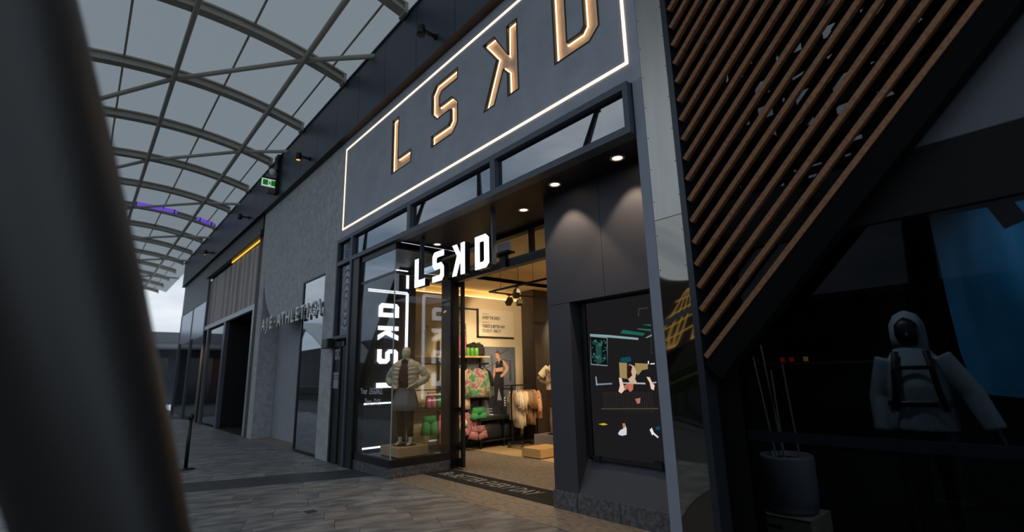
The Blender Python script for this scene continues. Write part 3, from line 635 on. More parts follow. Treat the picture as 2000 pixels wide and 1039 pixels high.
# ================================================================ TIMBER SHOP FURTHER LEFT
ts = sthing('wall_timber', 'timber clad shop front with a dark opening', 'wall', (-20, 3.9, 0))
TB = [M('board_grey_brown', (140, 130, 128), .6, var=.18, vs=5, stretch=(3, 3, .5), rnd=1), M('board_light', (158, 150, 148), .6, var=.18, vs=5, stretch=(3, 3, .5), rnd=1), M('board_brown', (128, 116, 110), .6, var=.18, vs=5, stretch=(3, 3, .5), rnd=1)]
x = -16.55
while x > -24.3:
    obj('board', Bx(x-.385, x, 3.93+random.uniform(0, .02), 3.99, 3.86, 5.85), random.choice(TB), ts, bevel=0); x -= .4
obj('board_backing', Bx(-24.5, -16.0, 3.99, 4.1, 3.7, 6.5), BLACK, ts)
obj('light_cove', Bx(-20.4, -16.5, 3.885, 3.92, 5.885, 5.915), AMBER, ts)
obj('cove_shelf', Bx(-24.5, -16.0, 3.75, 4.0, 5.94, 6.1), BLACK, ts)
obj('upper_beam', Bx(-24.5, -16.0, 3.80, 4.05, 6.1, 6.56), BLACK, ts)
obj('corner_post', Bx(-16.55, -15.98, 3.88, 4.2, 0, 6.5), M('rust_post', (70, 62, 56), .7, var=.5, vs=9), ts)
WF = M('pale_metal_frame', (168, 174, 184), .4, .3)
obj('head_frame', Bx(-24.3, -16.45, 3.86, 4.0, 3.70, 3.86), WF, ts); obj('jamb_frame', Bx(-16.62, -16.45, 3.86, 4.4, 0, 3.70), WF, ts)
obj('opening_back', Bx(-24.3, -16.6, 6.5, 6.6, 0, 3.8), DARKIN, ts); obj('opening_floor', Bx(-24.3, -16.62, 3.862, 6.5, -.012, .002), M('dark_floor', (40, 36, 32), .5), ts)
obj('opening_side', Bx(-24.4, -24.3, 3.9, 6.5, 0, 3.8), DARKIN, ts); obj('opening_side', Bx(-16.62, -16.5, 4.4, 6.5, 0, 3.8), DARKIN, ts); obj('opening_ceiling', Bx(-24.3, -16.62, 4.0, 6.5, 3.7, 3.8), DARKIN, ts)
obj('opening_side', Bx(-20.5, -20.3, 4.0, 6.5, 0, 3.8), DARKIN, ts)
d3 = sthing('door_3', 'glass panel with warm reflections beside the dark opening', 'door', (-22, 3.95, 0))
obj('pane', Bx(-23.5, -20.65, 3.94, 3.952, .06, 3.62), GL('far_glass', (150, 150, 150), .12), d3)
for a in ((-20.65, -20.35), (-23.75, -23.5)): obj('door_stile', Bx(a[0], a[1], 3.88, 4.0, 0, 3.7), M('far_stile', (84, 90, 98), .4), d3)
obj('warm_shelf', Bx(-24.28, -23.9, 4.05, 5.2, .9, 2.5), M('warm_display', (120, 74, 36), .7, var=.4, vs=5), d3)
spot((-22.2, 4.5, 3.4), (-24.2, 4.5, 1.6), 160, (1, .7, .4), 80, name='added_far_shop_fill')  # added spot without a fitting, warms the display behind the glass
fg = sthing('window_5', 'blue grey glass shop front at the far end of the walkway', 'window', (-28, 3.9, 0))
obj('pane', Bx(-31, -24.4, 3.90, 3.915, 0.1, 3.5), GL('green_glass', (90, 120, 112), .12), fg)
obj('upper_panel', Bx(-31, -24.35, 3.86, 3.92, 3.55, 5.0), M('bright_panel', (150, 164, 184), .25, .3), fg)
obj('upper_panel', Bx(-31, -24.35, 3.84, 3.92, 5.0, 6.56), M('grey_green_panel', (88, 96, 100), .5), fg)
for xx in (-31.1, -27.7, -24.45): obj('mullion', Bx(xx, xx+.12, 3.84, 3.98, 0, 5.0), M('far_stile', (0, 0, 0)), fg)
obj('interior', Bx(-31, -24.4, 5.2, 5.3, 0, 3.6), M('far_interior', (34, 48, 46), .8, var=.4, vs=2), fg)
for k, (xx, hh) in enumerate(((-29.8, 1.1), (-26.2, .8))):
    t = thing('display_table', ('low green display table behind the far shop glass', 'second display table nearer the timber boards')[k], 'table', (xx, 4.6, 0))
    obj('top', Bx(xx-.6, xx+.6, 4.3, 4.9, hh-.05, hh), M('teal_paint', (70, 110, 112), .6), t)
    for dx in (-.5, .5):
        for dy in (4.38, 4.82): obj('leg', Bx(xx+dx-.03, xx+dx+.03, dy-.03, dy+.03, 0, hh-.05), BLACK, t)

# end of the walkway
eb_ = sthing('building_end', 'dark low building with a pale band closing the walkway', 'building', (-50, 3, 0))
obj('lower_wall', Bx(-52, -48, -6, 9, 0, 4.6), M('end_dark', (44, 50, 58), .7, var=.3, vs=.6), eb_)
obj('parapet', Bx(-52, -47.6, -6, 9, 4.6, 5.6), M('end_pale', (118, 120, 122), .7), eb_)
obj('awning', prism(bm_(), [(-47.6, -6, 4.6), (-44.8, -6, 4.1), (-44.8, -6, 4.25), (-47.6, -6, 4.8)], (0, 15, 0)), M('end_grey', (90, 92, 92), .6), eb_)
for k in range(6): obj('window', Bx(-48.02, -47.95, -5+k*2.2, -3.4+k*2.2, .6, 3.6), M('end_window', (30, 40, 50), .15), eb_)
st = thing('barrier_post', 'slim black barrier post standing on the paving by the grey column', 'post', (-11.12, 1.71, 0))
obj('base', lathe(bm_(), [(.15, 0), (.15, .015), (.05, .03)], (-11.12, 1.71, 0), 24), BLACK, st, smooth=True)
obj('pole', tube(bm_(), (-11.12, 1.71, .03), (-11.12, 1.71, .9), .032, n=14), BLACK, st, smooth=True)
obj('cap', lathe(bm_(), [(.045, .88), (.05, .9), (.05, .95), (.03, .97)], (-11.12, 1.71, 0), 16), BLACK, st, smooth=True)

# ================================================================ CANOPY
ZR = lambda y: 8.26-.054*(y-1.0)**2
cn = sthing('canopy_roof', 'arched steel canopy with white translucent membrane over the walkway', 'roof', (-14, 1, 7.6))
RX = [-9.65-2.7*k for k in range(-4, 13)]
YS = [3.63-i*.364 for i in range(14)]                      # 3.63 .. -1.7
YM = [4.1, 3.85]+YS
MB = MEMB()
for k, x in enumerate(RX):
    b = bm_()
    for (dz0, dz1, w_) in ((-.10, -.06, .10), (.06, .10, .10), (-.06, .06, .045)):
        for i in range(len(YS)-1):
            y0, y1 = YS[i], YS[i+1]; za, zb = ZR(y0)+.05, ZR(y1)+.05
            v = [b.verts.new(p) for p in ((x-w_, y0, za+dz0), (x+w_, y0, za+dz0), (x+w_, y0, za+dz1), (x-w_, y0, za+dz1), (x-w_, y1, zb+dz0), (x+w_, y1, zb+dz0), (x+w_, y1, zb+dz1), (x-w_, y1, zb+dz1))]
            for f in ((0, 1, 5, 4), (1, 2, 6, 5), (2, 3, 7, 6), (3, 0, 4, 7)): b.faces.new([v[q] for q in f])
            if i == 0: b.faces.new(v[:4])
    obj('rib', b, GALV, cn)
    obj('rib_end_plate', Bx(x-.12, x+.12, 3.60, 3.66, 7.80, 8.02), GALV, cn)
    if k < len(RX)-1:
        x1 = RX[k+1]; b = bm_()
        g = [[b.verts.new((xx, y, ZR(y)+.17)) for y in YM] for xx in (x+.004, (x+x1)/2, x1-.004)]
        for r_ in range(2):
            for i in range(len(YM)-1): b.faces.new((g[r_][i], g[r_][i+1], g[r_+1][i+1], g[r_+1][i]))
        obj('membrane_panel', b, MB, cn, smooth=True)
        if k % 2 == 0:
            for (ya, yb, xa, xb) in ((2.78, .84, x, x1), (.84, -1.1, x1, x1-2.7), (3.95, 2.78, x+1.7, x)):
                obj('brace', tube(bm_(), (xa, ya, ZR(ya)-.07), (xb, yb, ZR(yb)-.07), .05, n=8), GALV, cn)
    if k < 9:
        pass
for y, r_, nm in ((2.78, .055, 'purlin'), (.84, .05, 'purlin'), (1.80, .022, 'tie_cable'), (-.06, .022, 'tie_cable'), (3.35, .02, 'tie_cable')):
    obj(nm, tube(bm_(), (RX[0], y, ZR(y)-(.08 if nm == 'purlin' else -.10)), (RX[-1], y, ZR(y)-(.08 if nm == 'purlin' else -.10)), r_, n=10), GALV, cn)
obj('edge_beam', tube(bm_(), (RX[0], -1.1, ZR(-1.1)), (RX[-1], -1.1, ZR(-1.1)), .09, n=12), GALV, cn)
VIO = EM('violet_led', (112, 84, 205), .8)
for y0, y1, lab in ((.84, 2.28, 'long violet light strip under the far canopy rib'), (2.98, 3.6, 'short violet light strip close to the fascia')):
    t = thing('violet_strip', lab, 'light', (-23.1, (y0+y1)/2, ZR(y0)-.3), 'violet strips under the canopy')
    obj('tube', tube(bm_(), (-23.1, y0, ZR(y0)+.13), (-23.1, y1, ZR(y1)+.13), .085, n=10), VIO, t)
    for yy in (y0+.1, y1-.1): obj('clip', Bx(-23.19, -23.01, yy-.02, yy+.02, ZR(yy)+.03, ZR(yy)+.2), BLACK, t)
COLM = M('column_paint', (36, 35, 34), .40, var=.06, vs=3, spec=.5)
def strut(x0, y0, x1, y1, z1, rmax, lab, grp, trim=False):
    t = thing('canopy_column', lab, 'column', (x0, y0, 0), grp)
    A, B = Vector((x0, y0, 0)), Vector((x1, y1, z1)); prof = [(0, .50), (.05, .62), (.10, .73), (.15, .84), (.18, .93), (.21, 1.01), (.25, 1.07), (.29, 1.09), (.4, 1.08), (.55, .98), (.75, .74), (1, .4)]
    obj('shaft', loft(bm_(), [A.lerp(B, f) for f, q in prof], [rmax*q for f, q in prof], n=48), COLM, t, smooth=True)
    obj('base_plate', lathe(bm_(), [(rmax*1.1, 0), (rmax*1.1, .02), (rmax*.6, .03)], (x0, y0, 0), 28), GALV, t)
    obj('head_pin', tube(bm_(), B-Vector((0, 0, .1)), B+Vector((0, 0, .25)), .07, n=12), GALV, t)
    return t
mainc = strut(-1.33, .483, -1.33, -2.067, 7.9, .150, 'big dark tapered column leaning close in front', None)
obj('outrigger', tube(bm_(), (-1.33, -2.067, 8.0), (-1.33, -1.1, 8.02), .06), GALV, mainc)
for k, xb in enumerate((-9.2, -17.3, -30, 6.7)):
    for s_ in (-1, 1): strut(xb+s_*.12, .42, xb+s_*2.4, -1.12, 7.8, .15, f'{["left", "", "right"][s_+1]} leaning column of the {["first", "second", "third", "nearest hidden"][k]} V pair under the canopy edge', 'paired columns under the canopy edge')

# ================================================================ WHAT STANDS ACROSS THE WALKWAY (seen in the glass)
ob = sthing('building_opposite', 'brown building with gold line lights across the walkway', 'building', (-10, -15, 0))
obj('wall', Bx(-60, 14, -16, -15, 0, 4.2), M('opp_brown', (66, 58, 50), .7, var=.2, vs=.5), ob); obj('parapet', Bx(-60, 14, -16.2, -14.8, 4.2, 4.5), M('opp_grey', (112, 116, 118), .7), ob)
GOLD = EM('gold_line', (235, 190, 110), 1.0)
for r_ in range(2):
    for i in range(22):
        x, z = -13+i*1.1+.5*r_, 3.3+.42*r_
        obj('light_line', tube(tube(bm_(), (x, -14.95, z), (x+.3, -14.95, z+.16), .022, n=5), (x+.3, -14.95, z+.16), (x+.6, -14.95, z-.04), .022, n=5), EM('gold_dim', (200, 170, 130), .16), ob)
obj('light_wall', Bx(-16.2, -11.2, -15.02, -14.97, 2.6, 6.4), M('opp_brown', (0, 0, 0)), ob)
for q in range(4):
    for s_ in (-1, 1):
        P = [(-13.6+s_*(.35+.32*q*abs(math.sin(t))), 4.3+1.5*math.cos(t)) for t in [i*PI/10 for i in range(11)]]
        b = bm_()
        for i in range(10): tube(b, (P[i][0], -14.93, P[i][1]), (P[i+1][0], -14.93, P[i+1][1]), .03, n=5)
        obj('light_line', b, GOLD, ob)
for z in (3.4, 4.0, 4.6, 5.2): obj('light_line', tube(bm_(), (-15, -14.93, z), (-12.2, -14.93, z+.1), .03, n=5), GOLD, ob)
for k in range(14): obj('window', Bx(-46+k*4.2, -43+k*4.2, -14.98, -14.93, .4, 2.6), M('opp_window', (22, 26, 30), .2), ob)
obj('tall_block', Bx(-110, -47, -19, -15.2, 0, 5.6), M('opp_tall', (70, 70, 70), .7, var=.2, vs=.4), ob)
fc = thing('far_canopy', 'second pale arched canopy on V columns far across the walkway', 'canopy', (-60, -13, 0))
P = [(-78+i*2.0, 8.3-.018*(i*2.0-15)**2) for i in range(17)]
b = bm_()
for i in range(16): prism(b, [(P[i][0], -14.5, P[i][1]), (P[i+1][0], -14.5, P[i+1][1]), (P[i+1][0], -14.5, P[i+1][1]+.12), (P[i][0], -14.5, P[i][1]+.12)], (0, 4.5, 0))
obj('roof', b, M('far_roof', (190, 192, 190), .7), fc)
for xb in (-74, -63, -52):
    for s_ in (-1, 1): obj('column', tube(bm_(), (xb, -12, 4.5), (xb+s_*3.2, -12, 8.3-.018*(xb+s_*3.2+78-15)**2), .16), GALV, fc)
    obj('column_foot', tube(bm_(), (xb, -12, 0), (xb, -12, 4.5), .2), GALV, fc)
bl = thing('balustrade', 'dark balustrade with a pale handrail across the walkway', 'railing', (-12, -6, 0))
obj('handrail', Bx(-45, 9, -6.04, -5.96, 1.06, 1.11), M('rail_gold', (190, 170, 130), .3, .6), bl); obj('bottom_rail', Bx(-45, 9, -6.03, -5.97, .1, .14), BLACK, bl)
b = bm_()
for i in range(300): box(b, -45+i*.18, -44.985+i*.18, -6.01, -5.99, .14, 1.06)
tag(obj('baluster', b, BLACK, bl), kind='stuff')
pl = thing('planter_hedge', 'clipped hedge in a long planter beyond the balustrade', 'hedge', (-12, -9, 0))
obj('planter', Bx(-40, 8, -9.4, -8.6, 0, .6), M('planter_grey', (80, 80, 78), .8), pl); obj('foliage', Bx(-40, 8, -9.35, -8.65, .6, 1.35), M('hedge_green', (48, 66, 36), .9, var=.6, vs=8, bump=1, bs=20), pl)

# ================================================================ SHOP ON THE RIGHT
rs = sthing('window_6', 'dark shop window under the timber slats', 'window', (-.5, 4.02, 0))
obj('post', Bx(-2.08, -1.90, 4.0, 4.2, 0, 2.9), M('edge_beam_black', (7, 7, 7), .8, spec=.1), rs)
obj('pane', Bx(-1.90, 2.5, 4.03, 4.042, .1, 2.5), DGLASS, rs)
obj('sill', Bx(-1.90, 2.5, 4.0, 4.10, 0, .1), BLACK, rs)
obj('lintel', Bx(-2.08, 2.5, 4.0, 4.2, 2.46, 2.90), M('lintel_black', (10, 10, 11), .7, spec=.2), rs)
obj('window_rail', Bx(-1.90, 2.5, 4.05, 4.10, .97, 1.04), M('rail_grey', (110, 118, 122), .5), rs)
wb = sthing('wall_slat_backing', 'dark reflective wall and lattice behind the timber slats', 'wall', (0, 4.3, 2.84))
obj('glass_wall', Bx(-2.08, 2.5, 4.28, 4.30, 2.84, 6.58), GL('backing_glass', (60, 66, 72), .10), wb)
obj('upper_panel', prism(bm_(), [(-.64, 4.02, 2.9), (2.5, 4.02, 2.9), (2.5, 4.02, 6.3)], (0, .02, 0)), M('grey_blue_panel', (66, 71, 80), .5), wb)
b = bm_(); random.seed(11)
for i in range(30):                                        # irregular black lattice
    x, z = random.uniform(-2.1, 1.2), random.uniform(2.9, 6.4); a = random.choice((.2, .5, .9, 1.25, 1.9, 2.4, 2.8)); l = random.uniform(.6, 1.7); w_ = random.uniform(.03, .10)
    d = Vector((math.cos(a), 0, math.sin(a))); n = Vector((-d.z, 0, d.x)); c = Vector((x, 4.16, z))
    prism(b, [c-d*l/2-n*w_, c+d*l/2-n*w_, c+d*l/2+n*w_, c-d*l/2+n*w_], (0, .03, 0))
LATB = M('edge_beam_black', (7, 7, 7), .8, spec=.1)
obj('dark_backing', Bx(-2.08, 2.5, 4.34, 4.4, 2.9, 6.58), LATB, wb)
tag(obj('lattice', b, LATB, wb), kind='stuff')
for k in range(16):
    z = 2.95+k*.235; obj('lattice_rail', Bx(-2.08, 1.4, 4.05, 4.09, z, z+.05+.03*(k % 3)), LATB, wb)
for x in (-1.95, -1.7, -1.38, -1.1, -.82, -.5, -.1, .3): obj('lattice_stud', Bx(x, x+.07, 4.09, 4.14, 2.84, 6.5), LATB, wb)
for i in range(14):
    x, z = -2.02+.26*(i % 7), 2.2+(i//7)*.3
sl = thing('slat_screen', 'screen of diagonal timber slats beside the mirror column', 'screen', (-.6, 3.84, 1.6), kind=None)
for k in range(0, 27):
    z0 = 1.60+.19*k; x0 = -2.04; ln = min(3.3, (6.5-z0)/1.02)
    if ln < .15: continue
    d = Vector((1, 0, 1.02)).normalized(); n = Vector((-d.z, 0, d.x)); A = Vector((x0, 3.82, z0)); B = A+Vector((1, 0, 1.02))*ln
    obj('slat', prism(bm_(), [A, B, B+n*.040, A+n*.040], (0, .045, 0)), WOOD, sl)
for xx in (-1.9, -1.2, -.5, .2, .9): obj('support_batten', Bx(xx, xx+.04, 3.90, 3.96, 1.75+max(0, (xx+2.1))*1.03, 6.5), LATB, sl)
d = Vector((1, 0, 1.02)).normalized(); n = Vector((-d.z, 0, d.x)); A = Vector((-2.075, 3.83, 1.56)); B = A+Vector((3.2, 0, 3.264))
obj('edge_beam', prism(bm_(), [A, B, B-n*.17, A-n*.17], (0, .14, 0)), M('edge_beam_black', (7, 7, 7), .8, spec=.1), sl)
# inside the right shop
ri = sthing('room_right', 'dim interior of the right hand shop', 'room', (0, 5.5, 0))
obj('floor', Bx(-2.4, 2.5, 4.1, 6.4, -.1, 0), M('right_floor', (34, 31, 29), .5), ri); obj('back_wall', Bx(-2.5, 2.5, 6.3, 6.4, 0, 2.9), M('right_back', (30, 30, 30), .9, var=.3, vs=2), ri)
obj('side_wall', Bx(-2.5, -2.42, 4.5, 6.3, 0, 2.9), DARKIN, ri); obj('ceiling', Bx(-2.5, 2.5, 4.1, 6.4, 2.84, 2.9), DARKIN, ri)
bn = thing('banner', 'blue hanging banner behind the hooded mannequin', 'banner', (.2, 5.5, 1.2))
b = bm_(); P = [[(-.74+.035*max(0, 1.9-z)+.16*max(0, 1.45-z)+u*1.6, 5.5+.05*math.sin(u*18)+.02*math.sin(u*37), z-(.18*u if z < 1.3 else 0)) for u in [i/24 for i in range(25)]] for z in (2.82, 2.4, 2.0, 1.6, 1.27)]
V = [[b.verts.new(p) for p in r_] for r_ in P]
for i in range(4):
    for j in range(24): b.faces.new((V[i][j], V[i][j+1], V[i+1][j+1], V[i+1][j]))
obj('cloth', b, M('banner_blue', (24, 112, 150), .7, var=.35, vs=1.2), bn, smooth=True); obj('top_bar', tube(bm_(), (-.76, 5.5, 2.825), (.9, 5.5, 2.825), .015), BLACK, bn)
spot((-.2, 4.5, 2.75), (.1, 5.5, 2.0), 34, (.7, .85, 1), 110, name='added_right_shop_fill')  # added fill light with no fixture, brightens the banner
spot((-1.2, 4.2, 2.8), (-1.3, 4.75, 1.0), 60, (.8, .9, 1), 100, name='added_right_shop_fill')  # second added fill, no fixture, brightens the hooded mannequin
pt = thing('plant_pot', 'pale round plant pot with bare sticks on a crate', 'pot', (-1.86, 4.62, .36))
obj('pot', lathe(bm_(), [(.15, 0), (.185, .03), (.2, .12), (.205, .42), (.195, .445), (.185, .44), (.18, .3)], (-1.86, 4.62, .36), 32), M('pot_glaze', (150, 150, 156), .5), pt, smooth=True)
obj('soil', lathe(bm_(), [(.182, .40), (.1, .415), (.01, .42)], (-1.86, 4.62, .36), 24), M('soil', (30, 24, 20), .95), pt)
for k, (dx, dy, tx, tz) in enumerate(((-.08, 0, -.17, 1.62), (-.03, .03, -.09, 1.72), (.0, -.04, -.03, 1.5), (.10, .02, .07, 1.55))): obj('stick', tube(bm_(), (-1.86+dx, 4.62+dy, .75), (-1.86+tx, 4.62, tz), .009, .006, n=6), M('stick_pale', (176, 168, 150), .7), pt)
cr = thing('crate', 'pale wooden crate with a hand slot under the plant pot', 'crate', (-1.86, 4.62, 0))
def holed(x0, x1, z0, z1, y, hx0, hx1, hz0, hz1): return plate(bm_(), [[(x0, z0), (x1, z0), (x1, z1), (x0, z1)], [(hx0, hz0), (hx1, hz0), (hx1, hz1), (hx0, hz1)]], XZ(y), (0, .014, 0))
CRW = M('crate_wood', (190, 176, 150), .7, var=.12, vs=4, stretch=(1, 6, 6))
obj('front_board', holed(-2.07, -1.66, 0, .355, 4.40, -1.99, -1.87, .26, .29), CRW, cr); obj('top_board', Bx(-2.07, -1.66, 4.40, 4.84, .341, .357), CRW, cr)
for xx in (-2.07, -1.674): obj('side_board', Bx(xx, xx+.014, 4.414, 4.826, 0, .341), CRW, cr)
obj('back_board', Bx(-2.07, -1.66, 4.826, 4.84, 0, .341), CRW, cr)
for k, (x, col, lab) in enumerate(((-2.12, (255, 50, 50), 'small red lamp on the dark back shelf, first of two'), (-2.03, (255, 50, 50), 'small red lamp beside its twin on the dark back shelf'), (-1.90, (255, 190, 80), 'small yellow lamp next to the red pair'))):
    t = thing('indicator_lamp', lab, 'light', (x, 5.52, 1.57), 'indicator lamps in the dark shop'); obj('housing', Bx(x-.03, x+.03, 5.5, 5.54, 1.565, 1.63), BLACK, t); obj('lens', Bx(x-.022, x+.022, 5.494, 5.5, 1.575, 1.62), EM('lamp_red' if k < 2 else 'lamp_yellow', col, .22), t)
sh = thing('wall_shelf', 'dark shelf holding the red and yellow lamps', 'shelf', (-2.0, 5.55, 1.5)); obj('board', Bx(-2.41, -1.2, 5.42, 5.72, 1.54, 1.565), M('shelf_brown', (60, 50, 42), .7), sh)
for xx in (-2.3, -1.3): obj('leg', Bx(xx, xx+.04, 5.55, 5.59, 0, 1.54), BLACK, sh)
# ================================================================ SHOP INTERIOR
XW = -9.38
iw = sthing('wall_shop_left', 'cream side wall of the shop with a glowing ceiling cove', 'wall', (XW, 8, 0))
obj('plaster', Bx(XW-.1, XW, 4.99, 12, 0, 3.36), CREAM, iw); obj('cove_back', Bx(XW-.2, XW-.12, 4.99, 12, 3.3, 3.6), CREAM, iw)
obj('cove_light', Bx(XW-.11, XW-.03, 5.0, 12, 3.362, 3.38), COVE, iw)
obj('skirting', Bx(XW, XW+.03, 4.99, 12, 0, .14), BLACK, iw)
struct('wall_back', Bx(-9.5, -2.4, 12, 12.1, 0, 3.6), CREAM, 'cream back wall of the shop', 'wall')
struct('wall_shop_right', Bx(-2.5, -2.43, 5.2, 12, 0, 3.6), CREAM, 'cream right side wall of the shop', 'wall')
ic = sthing('ceiling_shop', 'cream shop ceiling with a raised coffer', 'ceiling', (-6, 8, 3.5))
obj('ceiling_panel', Bx(XW-.2, -8.2, 5.2, 12, 3.52, 3.6), CREAM, ic)
obj('coffer_top', Bx(-8.2, -2.43, 5.2, 12, 3.80, 3.85), CREAM, ic); obj('coffer_side', Bx(-8.22, -8.2, 5.2, 12, 3.52, 3.82), CREAM, ic); 
obj('front_fascia', Bx(XW, -2.43, 5.2, 5.22, 3.74, 3.86), CREAM, ic)
obj('back_upper', Bx(-9.5, -2.4, 11.98, 12, 3.5, 3.85), CREAM, ic)
pc = sthing('wall_pillar', 'dark brown square pillar inside the shop', 'column', (-8.75, 8.3, 0))
obj('cladding', Bx(-8.97, -8.52, 8.05, 8.55, 0, 3.52), M('pillar_brown', (52, 42, 34), .5, var=.1, vs=2), pc)
obj('corner_bead', Bx(-8.525, -8.515, 8.04, 8.05, 0, 3.52), BLACK, pc)

# wall sign
ws = thing('wall_sign', 'cream framed wall board with two black mottos', 'sign', (XW, 7.55, 2.43))
obj('board', Bx(XW+.002, XW+.05, 7.02, 8.10, 2.44, 3.08), M('sign_cream', (232, 218, 190), .5, var=.02), ws)
for a in ((6.995, 7.02, 2.41, 3.08), (6.995, 8.10, 2.41, 2.44)): obj('frame_edge', Bx(XW+.002, XW+.06, *a), M('frame_brown', (40, 26, 14), .5), ws)
obj('frame_edge', Bx(XW+.002, XW+.06, 6.2, 6.995, 3.045, 3.075), M('frame_brown', (0, 0, 0)), ws)
TXT = M('sign_ink', (40, 34, 28), .8); TXG = M('sign_grey_ink', (150, 138, 116), .8)
for s_, z_, h_, m_ in (('STANDARD NO.1', 2.955, .045, TXG), ('SWEEP THE SHEDS', 2.845, .105, TXT), ('STANDARD NO.2', 2.755, .045, TXG), ("THERE'S A BETTER WAY", 2.645, .105, TXT), ('TO DO IT - FIND IT', 2.535, .105, TXT)):
    text('lettering', s_, h_, m_, ws, (XW+.051, 7.13, z_), (0, 1, 0), (0, 0, 1), bold=.002 if h_ > .05 else 0, sx=.62 if h_ > .05 else .6)

# poster of an athlete
po = thing('poster', 'tall gym poster of a woman in black sportswear on the shop wall', 'poster', (XW, 7.5, .5))
PX = -9.335
obj('backing', Bx(XW+.002, PX-.002, 6.6, 8.14, .5, 2.2), M('poster_grey', (122, 126, 134), .5, col2=(84, 88, 98), vs=.9), po)
PC = dict(pole=((50, 52, 60), 1), beam=((50, 52, 60), 1), cable=((48, 50, 58), 1), cable2=((48, 50, 58), 1), cable3=((48, 50, 58), 1), bag=((60, 62, 66), 1), bar=((70, 72, 78), 1), mat=((34, 34, 38), 1), white=((140, 144, 156), 2), bench1=((150, 150, 154), 2), bench2=((140, 140, 144), 2), bench3=((140, 140, 144), 2),
  arm2=((186, 132, 100), 2), neck=((190, 136, 104), 2), torso=((192, 146, 116), 3), legs=((24, 23, 27), 3), bra=((26, 25, 30), 4), head=((196, 150, 120), 3), hair=((96, 62, 34), 4), arm=((196, 150, 120), 5),
  st1=((225, 225, 228), 4), st2=((225, 225, 228), 4), st3=((225, 225, 228), 4), st4=((225, 225, 228), 4), shoe1=((40, 40, 44), 4), shoe2=((40, 40, 44), 4), sole1=((230, 230, 232), 5), sole2=((230, 230, 232), 5))
for n_, (col, lay) in PC.items():
    obj('printed_'+{'arm2': 'arm', 'st1': 'stripe', 'st2': 'stripe', 'st3': 'stripe', 'st4': 'stripe'}.get(n_, n_.rstrip('0123456789')), plate(bm_(), [POS[n_]], lambda a, c, l=lay: (PX+.0006*l, a, c), None), M('print_'+n_, col, .6), po)
text('printed_lettering', 'LSKD', .03, M('print_white', (220, 220, 222), .7), po, (PX+.004, 7.56, 1.80), (0, 1, 0), (0, 0, 1))

# clothes fixtures on the side wall
rk = thing('garment_rack', 'black wall rack with an oak top shelf and hanging bars', 'rack', (XW+.1, 6.3, 0))
for y in (5.1, 5.9, 6.62, 7.02): obj('upright', Bx(XW+.05, XW+.08, y, y+.04, .1, 2.3 if y < 7 else 2.15), BLACK, rk)
obj('top_shelf', Bx(XW+.05, XW+.36, 5.0, 7.10, 1.93, 1.965), PALEWOOD, rk)
obj('hang_bar', tube(bm_(), (XW+.28, 5.0, 1.80), (XW+.28, 7.08, 1.80), .014), BLACK, rk); obj('middle_shelf', Bx(XW+.05, XW+.30, 5.0, 6.64, .89, .93), M('shelf_black', (32, 30, 30), .5), rk)
obj('hang_bar', tube(bm_(), (XW+.28, 5.0, .86), (XW+.28, 6.95, .86), .014), BLACK, rk)
for y in (5.2, 6.2, 7.1): obj('bracket', Bx(XW+.05, XW+.30, y, y+.02, 1.78, 1.82), BLACK, rk)
obj('white_label_strip', Bx(XW+.34, XW+.345, 5.3, 6.0, 1.16, 1.19), WHITEP, rk)
bc = thing('display_bench', 'long low black bench under the gym poster', 'bench', (XW+.35, 7.6, 0))
obj('top', Bx(XW+.06, XW+.50, 6.70, 8.03, .58, .63), M('shelf_black', (0, 0, 0)), bc); obj('lower_board', Bx(XW+.06, XW+.50, 6.70, 8.03, .14, .17), M('shelf_black', (0, 0, 0)), bc)
for y in (6.72, 7.36, 7.98):
    for x in (XW+.08, XW+.45): obj('leg', Bx(x, x+.03, y, y+.03, 0, .58), BLACK, bc)

BOTG = M('bottle_green', (110, 180, 64), .35)
for k, y in enumerate((6.56, 6.68, 6.80)):
    t = thing('drink_bottle', f'bright green drink bottle, {["nearest the door", "in the middle", "furthest from the door"][k]} of three on the oak shelf', 'bottle', (XW+.24, y, 1.965), 'green bottles on the oak shelf')
    obj('body', lathe(bm_(), [(.042, 0), (.052, .006), (.052, .165), (.04, .185), (.032, .19)], (XW+.24, y, 1.965), 18), BOTG, t, smooth=True)
    obj('cap', lathe(bm_(), [(.033, .19), (.033, .215), (.02, .235), (.012, .24)], (XW+.24, y, 1.965), 14), BLACK, t, smooth=True)
def sack(name, lab, cat, x, y, z, w_, d_, h_, mat, seed):
    t = thing(name, lab, cat, (x, y, z)); random.seed(seed)
    b = loft(bm_(), [(x, y, z+.005), (x, y, z+h_*.15), (x, y, z+h_*.6), (x, y, z+h_*.88), (x, y, z+h_)], [(d_*.45, w_*.47), (d_*.52, w_*.52), (d_*.5, w_*.5), (d_*.38, w_*.42), (d_*.15, w_*.2)], side=(1, 0, 0), n=24, fn=lambda i, q: (abs(math.cos(q))**4+abs(math.sin(q))**4)**-.25*(1+.03*math.sin(5*q+i)))
    obj('bag_body', b, mat, t, smooth=True)
    for s_ in (-.15, .15):
        obj('strap', loft(bm_(), [(x+d_*.3, y+s_*w_-.05, z+h_*.7), (x+d_*.38, y+s_*w_-.03, z+h_*1.02), (x+d_*.38, y+s_*w_+.03, z+h_*1.02), (x+d_*.3, y+s_*w_+.05, z+h_*.7)], .012, n=8), BLACK, t)
    obj('zip_pocket', Bx(x+d_*.5, x+d_*.53, y-w_*.25, y+w_*.25, z+h_*.25, z+h_*.5), mat, t)
    return t
BAGB = M('bag_black', (24, 23, 24), .7, var=.2, vs=20)
sack('backpack', 'black backpack behind the green bottles on the oak shelf', 'bag', XW+.16, 6.82, 1.965, .5, .16, .30, M('bag_brown_black', (34, 26, 22), .8, var=.3, vs=10), 1)
